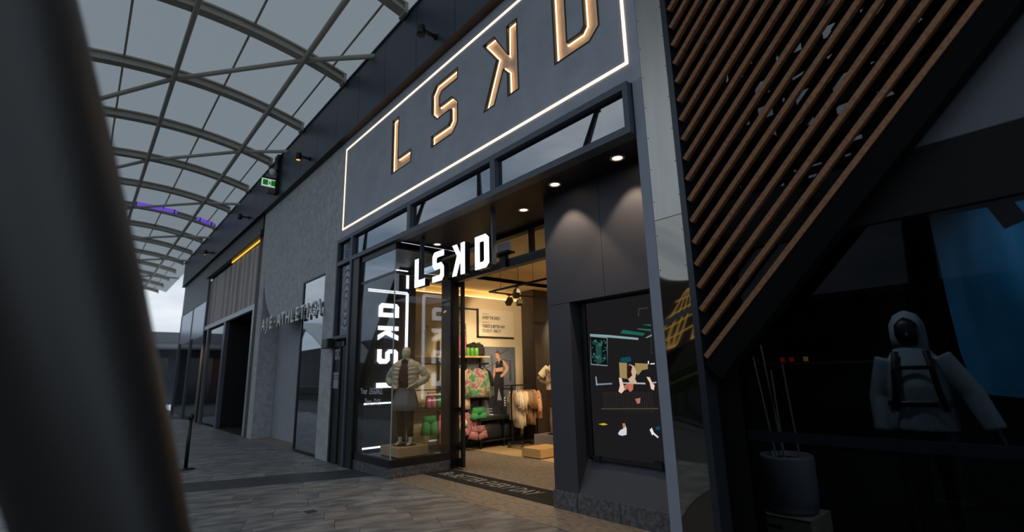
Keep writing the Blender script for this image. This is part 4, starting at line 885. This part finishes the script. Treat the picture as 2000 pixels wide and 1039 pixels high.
sack('gym_bag', 'black gym bag on the bench board nearer the door', 'bag', XW+.30, 7.12, .17, .56, .30, .36, BAGB, 2)
sack('gym_bag', 'black gym bag on the bench board further from the door', 'bag', XW+.30, 7.70, .17, .50, .30, .36, BAGB, 3)

# garments (local frame: width along x, front -y, origin at the hook)
def hanger(par, dz=0):
    b = bm_(); tube(b, (0, 0, -.02), (0, 0, -.10), .004, n=6); loft(b, [(-.19, 0, -.16), (-.1, 0, -.115), (0, 0, -.095), (.1, 0, -.115), (.19, 0, -.16)], .007, n=6)
    loft(b, [(0, 0, -.02), (.012, 0, -.005), (.018, 0, .012), (.008, 0, .026), (-.008, 0, .026)], .004, n=6)
    obj('hanger', b, BLACK, par)
def shirt(name, lab, mat, group, length=.66, sleeve=.24, width=.25, thick=.055, seed=0):
    t = thing(name, lab, 'shirt' if 'hood' not in name else 'hoodie', (0, 0, 0), group); random.seed(seed); ph = random.random()*6
    z0 = -.11; n = 28; rows = [(z0+.01, .05, .3), (z0-.02, .12, .6), (z0-.055, .19, .85), (z0-.12, .22, 1), (z0-.24, .225, 1), (z0-.42, .235, 1), (z0-length*.85, width, 1), (z0-length, width*1.02, 1)]
    b = loft(bm_(), [(0, 0, r_[0]) for r_ in rows], [(r_[1], thick*r_[2]) for r_ in rows], side=(1, 0, 0), n=n, fn=lambda i, q: 1+(.16*math.sin(q*6+ph)+.08*math.sin(q*11+ph*2+i*.4))*min(1, max(0, (i-2)/3)))
    for s_ in (-1, 1):
        P = [(s_*.16, 0, z0-.07), (s_*.21, -.005, z0-.10), (s_*(.235+.10*min(sleeve, .3)), -.012, z0-.10-sleeve*.5), (s_*(.25+.12*min(sleeve, .3)), -.015, z0-.10-sleeve)]
        loft(b, P, [(.075, .042), (.085, .05), (.085, .05), (.08, .048)], side=(1, 0, .3*s_), n=16, fn=lambda i, q: 1+.12*math.sin(q*4+ph+i))
    obj('fabric', b, mat, t, smooth=True); hanger(t); return t
def shorts(name, lab, mat, group, length=.3, width=.2, seed=0):
    t = thing(name, lab, 'shorts', (0, 0, 0), group); random.seed(seed); ph = random.random()*6
    b = loft(bm_(), [(0, 0, -.05), (0, 0, -.09), (0, 0, -.18)], [(width*.8, .03), (width*.84, .035), (width, .05)], side=(1, 0, 0), n=24, fn=lambda i, q: 1+.05*math.sin(q*9+ph)*i)
    for s_ in (-1, 1): loft(b, [(s_*width*.48, 0, -.16), (s_*width*.53, 0, -.16-length*.5), (s_*width*.60, 0, -.16-length)], [(width*.5, .05), (width*.54, .055), (width*.6, .06)], side=(1, 0, 0), n=18, fn=lambda i, q: 1+.10*math.sin(q*5+ph)*i/2)
    obj('fabric', b, mat, t, smooth=True)
    obj('waistband', loft(bm_(), [(0, 0, -.045), (0, 0, -.085)], [(width*.82, .034), (width*.86, .038)], side=(1, 0, 0), n=24), mat, t)
    b = bm_(); tube(b, (0, 0, 0), (0, 0, -.05), .004, n=6); tube(b, (-width*.7, 0, -.05), (width*.7, 0, -.05), .006, n=6); obj('hanger', b, BLACK, t); return t
def TIE(name, a, c2, d, sc_=7):
    m = M(name, a, .9, col2=c2, vs=sc_, contrast=(.42, .52)); t = m.node_tree; b = t.nodes['Principled BSDF']
    rp = [n for n in t.nodes if n.type == 'VALTORGB'][0]; e = rp.color_ramp.elements.new(.60); e.color = (*lin(d), 1); return m
TDY = TIE('tie_dye', (70, 130, 86), (180, 158, 132), (146, 90, 100), 9)
TDP = TIE('tie_dye_pink', (150, 76, 90), (190, 144, 138), (120, 58, 74), 24)
TDW = TIE('tie_dye_pale', (214, 206, 190), (120, 170, 120), (200, 140, 140), 9)
GRN = M('green_fabric', (62, 142, 80), .85, var=.12, vs=12); PNK = M('pink_fabric', (200, 110, 128), .85, var=.12, vs=10)
BEI = M('beige_fabric', (214, 186, 160), .9, var=.06, vs=9); BLK = M('black_fabric', (22, 21, 22), .9, var=.2, vs=14)
WG = 'clothes on the side wall rack'; hx = XW+.28
place(shirt('hanging_hoodie', 'green and pink tie-dye sweater facing out on the wall rack', TDY, None, .62, .52, .27, .075, 3), (hx+.08, 6.73, 1.80), PI/2)
place(shirt('hanging_shirt', 'plain beige long shirt hanging beside the tie-dye sweater', BEI, None, .86, .3, .24, .05, 4), (hx+.05, 6.28, 1.80), PI/2)
place(shirt('hanging_shirt', 'plain black shirt behind the tie-dye sweater', BLK, None, .70, .3, .24, .05, 5), (hx-.10, 6.95, 1.80), PI/2)
place(shorts('hanging_shorts', 'bright green shorts on the lower bar beside the gym poster', GRN, None, .14, .19, 6), (hx+.06, 6.78, .90), PI/2)
place(shirt('hanging_shirt', 'pink striped shirt low on the wall rack by the door leaf', TDP, None, .46, .3, .16, .05, 7), (hx, 6.48, .86), PI/2)
place(shorts('hanging_shorts', 'pink patterned shorts hung from the bench edge', TDP, None, .15, .22, 8), (hx+.27, 6.60, .54), PI/2)
place(shirt('hanging_shirt', 'pale patterned shirt low on the rack seen through the door leaf', TDW, None, .46, .2, .2, .05, 9), (hx, 6.16, .86), PI/2)
place(shorts('hanging_shorts', 'long bright green shorts low behind the bay window', GRN, None, .26, .17, 10), (hx, 5.58, .80), PI/2)
place(shorts('hanging_shorts', 'pink shorts low behind the bay window beside the green pair', PNK, None, .26, .15, 11), (hx, 5.93, .80), PI/2)
place(shorts('hanging_shorts', 'green shorts on the upper row behind the bay window', GRN, None, .2, .12, 12), (hx, 5.88, 1.27), PI/2)
place(shorts('hanging_shorts', 'pink shorts on the upper row behind the bay window', PNK, None, .2, .11, 13), (hx, 5.60, 1.27), PI/2)
obj('hang_bar', tube(bm_(), (XW+.28, 5.0, 1.27), (XW+.28, 6.1, 1.27), .012), BLACK, rk)
bf = thing('bust_form', 'pink top on a half bust on the oak shelf by the door', 'bust', (XW+.2, 6.40, 1.965))
obj('pink_top', loft(bm_(), [(XW+.2, 6.4, 1.97), (XW+.2, 6.4, 2.12), (XW+.2, 6.4, 2.3), (XW+.2, 6.4, 2.42)], [(.07, .13), (.08, .15), (.09, .15), (.08, .16)], side=(1, 0, 0), n=20), PNK, bf, smooth=True)
obj('tie_dye_vest', loft(bm_(), [(XW+.2, 6.4, 2.42), (XW+.2, 6.4, 2.55), (XW+.2, 6.4, 2.68), (XW+.2, 6.4, 2.72)], [(.085, .15), (.09, .15), (.07, .15), (.03, .05)], side=(1, 0, 0), n=20), TDY, bf, smooth=True)
nk = thing('bust_form', 'bare cream bust form on the oak shelf behind the bay window', 'bust', (XW+.2, 5.55, 1.965))
obj('torso', loft(bm_(), [(XW+.2, 5.55, 1.97), (XW+.2, 5.55, 2.1), (XW+.2, 5.55, 2.25), (XW+.2, 5.55, 2.42), (XW+.2, 5.55, 2.5), (XW+.2, 5.55, 2.58)], [(.08, .15), (.075, .12), (.09, .15), (.075, .17), (.045, .08), (.04, .045)], side=(1, 0, 0), n=20), M('bust_cream', (214, 190, 140), .6), nk, smooth=True); obj('neck_cap', Bx(XW+.17, XW+.23, 5.52, 5.58, 2.575, 2.59), BLACK, nk)

# rolling rail with shirts
rr = thing('clothes_rail', 'black rolling clothes rail in the middle of the shop', 'rail', (-8.5, 7.6, 0))
RXc = -8.50
for y in (7.28, 7.96): obj('post', Bx(RXc-.018, RXc+.018, y-.018, y+.018, .13, 1.32), BLACK, rr)
obj('top_bar', Bx(RXc-.015, RXc+.015, 7.1, 8.0, 1.29, 1.32), BLACK, rr); obj('cross_bar', Bx(RXc-.30, RXc+.05, 7.265, 7.295, 1.22, 1.25), BLACK, rr)
for y in (7.28, 7.96): obj('foot_bar', Bx(RXc-.16, RXc+.36, y-.02, y+.02, .10, .135), BLACK, rr)
obj('base_bar', Bx(RXc-.02, RXc+.02, 7.28, 7.96, .10, .135), BLACK, rr)
for y in (7.28, 7.96):
    for x in (RXc-.12, RXc+.32):
        c_ = obj('castor', loft(bm_(), [(x-.014, y, .043), (x+.014, y, .043)], .042, n=16), M('castor_wheel', (60, 56, 52), .5), rr); obj('castor_fork', Bx(x-.022, x+.022, y-.02, y+.02, .07, .10), STEEL, c_)
SG = 'shirts on the rolling rail'
SC = [((196, 172, 140), 'brown olive tee, first'), ((206, 200, 186), 'pale grey shirt, second'), ((226, 206, 172), 'cream shirt, third'), ((214, 190, 150), 'warm cream shirt, fourth'), ((222, 202, 160), 'light cream tee, fifth'), ((150, 118, 84), 'tan shirt, sixth'), ((166, 130, 92), 'light brown shirt, seventh'), ((142, 104, 70), 'brown shirt, eighth'), ((196, 150, 110), 'peach shirt, ninth')]
for k, (col, d_) in enumerate(SC):
    m_ = M('rail_fabric_%d' % k, col, .9, var=.10, vs=14)
    s_ = shirt('hanging_shirt', f'{d_} on the rolling rail counting from the doorway', m_, SG, (.62, .72, .78, .74, .5, .64, .7, .74, .6)[k], (.2, .26, .3, .28, .2, .24, .28, .3, .3)[k], .23, .045, 20+k)
    place(s_, (RXc, 7.33+k*.068, 1.30), -.35+.06*math.sin(k*3))
st_ = shirt('hanging_shirt', 'orange striped top at the far end of the rolling rail', TIE('orange_stripe', (206, 130, 80), (230, 190, 150), (150, 80, 50), 16), None, .6, .5, .22, .05, 40); place(st_, (RXc+.02, 7.935, 1.30), -.3)
blu = thing('duffel_bag', 'blue duffel bag standing behind the plinths', 'bag', (-8.3, 8.5, 0)); obj('bag_body', loft(bm_(), [(-8.3, 8.72, 0.01), (-8.3, 8.72, .1), (-8.3, 8.72, .5), (-8.3, 8.72, .62)], [(.1, .1), (.14, .12), (.13, .12), (.07, .07)], side=(1, 0, 0), n=18), M('duffel_blue', (60, 74, 170), .8, var=.2), blu, smooth=True); obj('strap', loft(bm_(), [(-8.36, 8.72, .6), (-8.36, 8.72, .74), (-8.24, 8.72, .74), (-8.24, 8.72, .6)], .012, n=8), BLACK, blu)
# plinths
PLW = M('plinth_tan', (206, 166, 112), .5, var=.06, vs=4, stretch=(1, 6, 6)); PLG = M('plinth_grey', (128, 122, 116), .6, var=.08, vs=6)
def plinth(lab, x0, x1, y0, y1, z0, z1, m_):
    t = thing('display_plinth', lab, 'plinth', ((x0+x1)/2, (y0+y1)/2, z0)); obj('box', Bx(x0, x1, y0, y1, z0+.018, z1), m_, t, bevel=.003); obj('base', Bx(x0+.02, x1-.02, y0+.02, y1-.02, z0, z0+.018), BLACK, t); return t
plinth('low tan display box on the shop floor', -7.47, -6.96, 6.62, 7.25, 0, .175, PLW)
plinth('grey display box behind the low tan one', -8.03, -7.3, 7.47, 8.1, 0, .30, PLG)
plinth('pale timber display box under the bay window mannequin', -8.46, -7.80, 4.19, 4.76, .215, .385, PLW)

# ---------------------------------------------------------------- mannequins (front -y, feet at origin)
SKIN = M('mannequin_skin', (206, 192, 160), .45, var=.03); LEG = M('leggings_black', (10, 10, 11), .8)
def body(par, elbows, hands, head_tilt=0, headless=False, mat=SKIN):
    b = bm_()
    loft(b, [(0, 0, .80), (0, 0, .88), (0, 0, 1.02), (0, -.01, 1.18), (0, 0, 1.32), (0, .01, 1.385), (0, .01, 1.42)], [(.12, .08), (.16, .11), (.125, .09), (.145, .105), (.16, .10), (.12, .08), (.06, .055)], side=(1, 0, 0), n=20)
    loft(b, [(0, .015, 1.38), (0, .01, 1.45), (0, 0, 1.50)], [.055, .048, .05], side=(1, 0, 0), n=14)
    loft(b, [(0, -.01, 1.455), (0, -.015, 1.48), (0, -.015, 1.53), (0, -.005, 1.60), (0, 0, 1.65), (0, 0, 1.678)], [(.03, .04), (.055, .075), (.072, .092), (.077, .098), (.06, .078), (.025, .03)], side=(1, 0, 0), n=18)
    loft(b, [(0, -.10, 1.545), (0, -.118, 1.52), (0, -.10, 1.51)], [.008, .014, .008], n=8)
    for s_, e_, h_ in ((-1, elbows[0], hands[0]), (1, elbows[1], hands[1])):
        sh_ = Vector((s_*.155, .005, 1.37)); e_, h_ = Vector(e_), Vector(h_)
        loft(b, [sh_, sh_.lerp(e_, .35), e_, e_.lerp(h_, .3), h_], [.052, .046, .037, .038, .024], n=14)
        d = (h_-e_).normalized(); sd = Vector((0, 0, 1)).cross(d).normalized() if abs(d.z) < .95 else Vector((0, 1, 0))
        loft(b, [h_, h_+d*.05, h_+d*.085], [(.022, .03), (.016, .04), (.014, .036)], side=d.cross(sd), n=10)
        for q in range(4):
            p = h_+d*.075+sd*(.027-.018*q); ln = (.06, .072, .068, .052)[q]; loft(b, [p, p+d*ln*.5+Vector((0, 0, -.004)), p+d*ln+Vector((0, 0, -.014))], [.009, .0085, .006], n=8)
        p = h_+d*.02+sd*.03; loft(b, [p, p+d*.03+sd*.02, p+d*.06+sd*.028], [.011, .0095, .007], n=8)
    for s_ in (-1, 1):
        loft(b, [(s_*.085, 0, .86), (s_*.09, -.01, .70), (s_*.085, -.01, .48), (s_*.085, .0, .40), (s_*.09, .02, .27), (s_*.095, .02, .10), (s_*.095, .01, .05)], [.092, .085, .056, .05, .052, .034, .036], n=16)
        loft(b, [(s_*.095, .045, .035), (s_*.098, -.02, .04), (s_*.104, -.10, .025), (s_*.106, -.15, .015)], [(.032, .035), (.034, .036), (.04, .022), (.022, .012)], side=(1, 0, 0), n=12)
    return obj('body', None, mat, par, smooth=True, mesh=fused(b, .011, 3))
def quilt(p, a): return lambda i, q: 1+a*(.5-.5*math.cos(2*PI*i/p))
def rings_between(pts, rads, n):
    o, r_ = [], []
    for i in range(len(pts)-1):
        for k in range(n):
            f = k/n; o.append(Vector(pts[i]).lerp(Vector(pts[i+1]), f)); a, c = rads[i], rads[i+1]; r_.append((a[0]+(c[0]-a[0])*f, a[1]+(c[1]-a[1])*f))
    o.append(Vector(pts[-1])); r_.append(rads[-1]); return o, r_
PUF = M('puffer_cream', (206, 186, 156), .6, var=.06, vs=9)
# 1: puffer jacket mannequin in the bay
m1 = thing('mannequin', 'mannequin in a cream quilted jacket and long grey tunic in the bay window', 'mannequin', (0, 0, 0))
EL, HD = [(-.37, .08, 1.13), (.37, .08, 1.13)], [(-.19, -.11, 1.02), (.19, -.11, 1.02)]
body(m1, EL, HD)
obj('leggings', loft(loft(bm_(), [(-.085, 0, .84), (-.09, -.01, .70), (-.085, -.01, .48), (-.088, .01, .27), (-.095, .02, .14)], [.105, .095, .064, .060, .044], n=16), [(.085, 0, .84), (.09, -.01, .70), (.085, -.01, .48), (.088, .01, .27), (.095, .02, .14)], [.105, .095, .064, .060, .044], n=16), LEG, m1, smooth=True)
GRYF = M('grey_fabric', (122, 120, 118), .9, var=.08, vs=10)
obj('tunic', loft(bm_(), [(0, 0, 1.33), (0, 0, 1.15), (0, 0, 1.0), (0, 0, .85), (0, 0, .70), (0, 0, .58)], [(.14, .10), (.14, .105), (.145, .11), (.19, .15), (.225, .18), (.25, .20)], side=(1, 0, 0), n=30, fn=lambda i, q: 1+.018*i*math.sin(q*7)), GRYF, m1, smooth=True)
obj('scarf', loft(bm_(), [(0, -.01, 1.385), (0, -.012, 1.42), (0, -.01, 1.47)], [(.085, .085), (.09, .085), (.062, .066)], side=(1, 0, 0), n=18), M('scarf_dark', (30, 26, 30), .9), m1, smooth=True)
jk = bm_()
for s_ in (-1, 1):
    P, R_ = rings_between([(s_*.135, -.005, .95), (s_*.14, -.01, 1.10), (s_*.135, -.005, 1.25), (s_*.11, 0, 1.37), (s_*.06, .01, 1.425)], [(.080, .125), (.085, .135), (.09, .135), (.08, .105), (.05, .06)], 10)
    loft(jk, P, R_, side=(1, 0, 0), n=20, fn=quilt(5, .13))
    e_ = EL[0 if s_ < 0 else 1]; h_ = HD[0 if s_ < 0 else 1]
    P, R_ = rings_between([(s_*.15, .0, 1.37), (s_*.30, .05, 1.23), e_, (s_*.30, -.02, 1.06), (s_*.235, -.075, 1.028)], [(.068, .068), (.068, .068), (.058, .058), (.054, .054), (.042, .042)], 10)
    loft(jk, P, R_, n=16, fn=quilt(5, .14))
obj('puffer_jacket', None, PUF, m1, smooth=True, mesh=fused(jk, .011, 1))
obj('undershirt', loft(bm_(), [(0, -.105, .98), (0, -.115, 1.1), (0, -.11, 1.25), (0, -.08, 1.38)], [(.10, .045), (.10, .045), (.09, .04), (.06, .03)], side=(1, 0, 0), n=14), M('undershirt_dark', (58, 36, 38), .9), m1, smooth=True)
obj('collar', loft(bm_(), [(0, .01, 1.40), (0, .012, 1.44), (0, .012, 1.475)], [(.10, .09), (.105, .095), (.10, .09)], side=(1, 0, 0), n=18, cap=False), PUF, m1, smooth=True)
obj('base_plate', lathe(bm_(), [(.2, 0), (.2, .008), (.19, .01)], (0, 0, -.001), 28), M('plate_dark', (50, 44, 40), .3, .6), m1)
obj('support_rod', tube(bm_(), (0, .06, .008), (0, .05, .5), .011, n=10), CHROME, m1)
place(m1, (-8.1, 4.47, .386), math.radians(38))
# 2: tee mannequin seen from behind
m2 = thing('mannequin', 'mannequin seen from behind in a cream tee with brown lettering', 'mannequin', (0, 0, 0))
EL2, HD2 = [(-.36, .06, 1.13), (.36, .06, 1.13)], [(-.17, -.08, 1.0), (.17, -.08, 1.0)]
body(m2, EL2, HD2, mat=M('mannequin_dark_skin', (120, 104, 80), .5, var=.05))
TEE = M('tee_cream', (226, 208, 176), .9, var=.05, vs=8); b = bm_()
loft(b, [(0, 0, .90), (0, 0, 1.05), (0, 0, 1.2), (0, 0, 1.32), (0, .01, 1.40), (0, .01, 1.435)], [(.185, .135), (.18, .13), (.185, .13), (.18, .12), (.12, .085), (.075, .07)], side=(1, 0, 0), n=24, fn=lambda i, q: 1+.03*math.sin(q*6)*(i < 3))
for s_ in (-1, 1): loft(b, [(s_*.13, 0, 1.36), (s_*.22, .02, 1.28), (s_*.30, .045, 1.19)], [.085, .082, .08], n=16)
obj('tee', None, TEE, m2, smooth=True, mesh=fused(b, .012, 2))
for k, s_ in enumerate(('ENJOY', 'THE', 'WORK')): text('lettering', s_, .115, M('tee_print', (150, 110, 70), .9), m2, (.0, .145, 1.24-k*.115), (-1, 0, 0), (0, 0, 1), align='CENTER', bold=.006, sx=.9, ext=.012)
sh_ = bm_()
loft(sh_, [(0, 0, .96), (0, 0, .86), (0, 0, .78)], [(.15, .115), (.185, .13), (.185, .12)], side=(1, 0, 0), n=20)
for s_ in (-1, 1): loft(sh_, [(s_*.09, 0, .82), (s_*.095, -.005, .68), (s_*.095, -.005, .55)], [.105, .10, .088], n=16)
obj('bike_shorts', None, M('shorts_brown', (62, 34, 24), .9, var=.1), m2, smooth=True, mesh=fused(sh_, .012, 2))
obj('base_plate', lathe(bm_(), [(.2, 0), (.2, .008), (.19, .01)], (0, 0, -.001), 28), M('plate_dark', (0, 0, 0)), m2)
place(m2, (-7.66, 7.78, .301), math.radians(205))
# 3: hooded jacket mannequin in the right hand shop
m3 = thing('mannequin', 'mannequin in a pale hooded jacket and harness in the dark shop', 'mannequin', (0, 0, 0))
EL3, HD3 = [(-.24, .02, 1.08), (.30, .0, 1.10)], [(-.25, -.03, .82), (.38, -.04, .86)]
body(m3, EL3, HD3, mat=M('mannequin_black', (24, 24, 25), .5))
b = bm_(); JKT = M('jacket_pale', (150, 160, 166), .8, var=.1, vs=6)
loft(b, [(0, 0, .84), (0, 0, .95), (0, -.01, 1.15), (0, 0, 1.30), (0, .01, 1.40), (0, .01, 1.45)], [(.20, .15), (.19, .145), (.185, .14), (.185, .125), (.13, .10), (.09, .09)], side=(1, 0, 0), n=24, fn=lambda i, q: 1+.02*math.sin(q*5+i))
for s_, e_, h_ in ((-1, EL3[0], HD3[0]), (1, EL3[1], HD3[1])): loft(b, [(s_*.15, 0, 1.36), Vector((s_*.15, 0, 1.36)).lerp(Vector(e_), .5), e_, h_], [.085, .08, .072, .062], n=16)
obj('jacket', None, JKT, m3, smooth=True, mesh=fused(b, .012, 2))
hd = bm_(); loft(hd, [(0, .03, 1.42), (0, .03, 1.52), (0, .03, 1.62), (0, .03, 1.69), (0, .03, 1.72)], [(.11, .11), (.115, .12), (.11, .12), (.075, .09), (.02, .03)], side=(1, 0, 0), n=22)
obj('hood', hd, JKT, m3, smooth=True)
obj('hood_opening', loft(bm_(), [(0, -.068, 1.45), (0, -.082, 1.53), (0, -.078, 1.61), (0, -.05, 1.66)], [(.05, .02), (.075, .022), (.07, .022), (.03, .02)], side=(1, 0, 0), n=18), BLACK, m3, smooth=True)
for s_ in (-1, 1): obj('harness_strap', loft(bm_(), [(s_*.09, -.10, 1.41), (s_*.11, -.155, 1.28), (s_*.125, -.16, 1.12), (s_*.15, -.12, .98)], [(.022, .008)]*4, side=(1, 0, 0), n=8), BLACK, m3)
obj('harness_strap', loft(bm_(), [(-.19, -.06, 1.03), (-.1, -.15, 1.03), (.1, -.15, 1.03), (.19, -.06, 1.03)], [(.008, .02)]*4, side=(0, 1, 0), n=8), BLACK, m3); obj('harness_strap', loft(bm_(), [(-.11, -.155, 1.29), (.11, -.155, 1.29)], [(.008, .014)]*2, side=(0, 1, 0), n=8), BLACK, m3)
obj('base_plate', lathe(bm_(), [(.2, 0), (.2, .008), (.19, .01)], (0, 0, -.001), 28), M('plate_dark', (0, 0, 0)), m3)
place(m3, (-.92, 4.80, .20), math.radians(8))
plinth('low dark display box under the hooded mannequin', -1.25, -.55, 4.5, 5.1, 0, .199, BLACK)
# dark jacket on a wall form
jb = thing('jacket_form', 'dark navy jacket on a torso form on the shop wall', 'jacket', (-9.2, 9.1, 1.72)); NAV = M('navy_fabric', (26, 25, 32), .85, var=.15, vs=9)
b = bm_(); loft(b, [(-9.2, 9.1, 1.72), (-9.2, 9.1, 1.85), (-9.2, 9.1, 2.1), (-9.2, 9.1, 2.25), (-9.2, 9.1, 2.33), (-9.2, 9.1, 2.40)], [(.12, .22), (.12, .21), (.13, .22), (.11, .21), (.08, .13), (.06, .07)], side=(1, 0, 0), n=22)
for s_ in (-1, 1): loft(b, [(-9.2, 9.1+s_*.17, 2.27), (-9.18, 9.1+s_*.25, 2.05), (-9.15, 9.1+s_*.26, 1.75)], [.08, .075, .06], n=14)
obj('jacket', None, NAV, jb, smooth=True, mesh=fused(b, .014, 2)); obj('neck_form', loft(bm_(), [(-9.2, 9.1, 2.36), (-9.2, 9.1, 2.47)], .05, n=14), M('bust_brown', (90, 66, 40), .6), jb); obj('lining', loft(bm_(), [(-9.06, 9.1, 2.1), (-9.09, 9.1, 2.25), (-9.13, 9.1, 2.36)], [(.01, .02), (.02, .04), (.02, .05)], side=(1, 0, 0), n=10), M('lining_blue', (90, 104, 170), .8), jb)
obj('wall_arm', Bx(XW+.002, -9.2, 9.09, 9.11, 1.9, 1.93), BLACK, jb)

# ---------------------------------------------------------------- track lights
tr = thing('light_track', 'black ceiling track running across the shop on thin cables', 'track', (-6.5, 5.87, 3.1)); obj('rail', Bx(-7.32, -4.6, 5.855, 5.885, 3.09, 3.125), BLACK, tr)
tr2 = thing('light_track', 'black ceiling track running deep into the shop', 'track', (-7.42, 8, 3.1)); obj('rail', Bx(-7.435, -7.405, 5.95, 10.5, 3.085, 3.115), BLACK, tr2)
obj('end_cap', Bx(-7.44, -7.32, 5.85, 5.95, 3.088, 3.12), BLACK, tr)
for x in (-7.1, -6.2, -5.2): obj('cable', tube(bm_(), (x, 5.87, 3.12), (x, 5.87, 3.8), .004, n=6), BLACK, tr)
for y in (6.6, 7.8, 9.2): obj('cable', tube(bm_(), (-7.42, y, 3.11), (-7.42, y, 3.8), .004, n=6), BLACK, tr2)
WL_C = (1, .79, .53)
def head(loc, tgt, lab, e_=0, ang=60):
    t = thing('track_spotlight', lab, 'light', loc, 'spotlights on the shop tracks'); x, y, z = loc; d = (Vector(tgt)-Vector(loc)).normalized(); c = Vector((x, y, z-.13))
    obj('stem', tube(bm_(), (x, y, z), (x, y, z-.08), .01, n=8), BLACK, t); obj('adapter', Bx(x-.02, x+.02, y-.05, y+.05, z-.012, z+.005), BLACK, t)
    s_ = Vector((0, 0, 1)).cross(d).normalized()
    obj('head', loft(bm_(), [c-d*.075, c+d*.075], [(.068, .068)]*2, side=s_+d.cross(s_), n=4), BLACK, t); obj('lens', loft(bm_(), [c+d*.0755, c+d*.078], .042, n=14), LENS, t)
    if e_: spot(c+d*.09, tgt, e_, WL_C, ang, .5, .04, 'track_lamp', t)
WARMTH = 1.0
for k, (p, g, lab, e_, a_) in enumerate((((-6.66, 5.87, 3.09), (-9.0, 6.7, 1.2), 'track spotlight on the cross track nearest the corner', 110, 70), ((-5.75, 5.87, 3.09), (-7.8, 7.4, .6), 'track spotlight on the cross track near the jamb', 130, 75),
        ((-7.42, 6.35, 3.085), (-9.3, 6.6, 1.6), 'first spotlight of the pair on the deep track', 90, 70), ((-7.42, 6.62, 3.085), (-9.38, 7.5, 2.6), 'second spotlight of the pair on the deep track', 120, 62), ((-7.42, 7.9, 3.085), (-8.6, 7.6, .8), 'spotlight on the deep track in front of the pillar', 60, 80),
        ((-7.42, 9.0, 3.085), (-9.3, 9.1, 2.0), 'spotlight on the deep track beyond the pillar', 90, 75))): head(p, g, lab, e_, a_)
for x, y, tx, ty in ((-4.4, 7.5, -4.4, 7.5), (-5.6, 9.5, -7.5, 10), (-4.2, 10, -4.2, 11.5), (-6.3, 6.3, -6.3, 6.2)):
    spot((x, y, 3.72), (tx, ty, 0), 110, WL_C, 130, .6, .08, 'added_ceiling_fill')  # unseen spots with no body, added to brighten the shop interior
spot((-7.75, 4.3, 3.68), (-8.1, 4.45, .9), 45, (1, .84, .64), 105, .5, .03, 'added_bay_fill')  # bodyless spot added to lift the mannequin in the bay
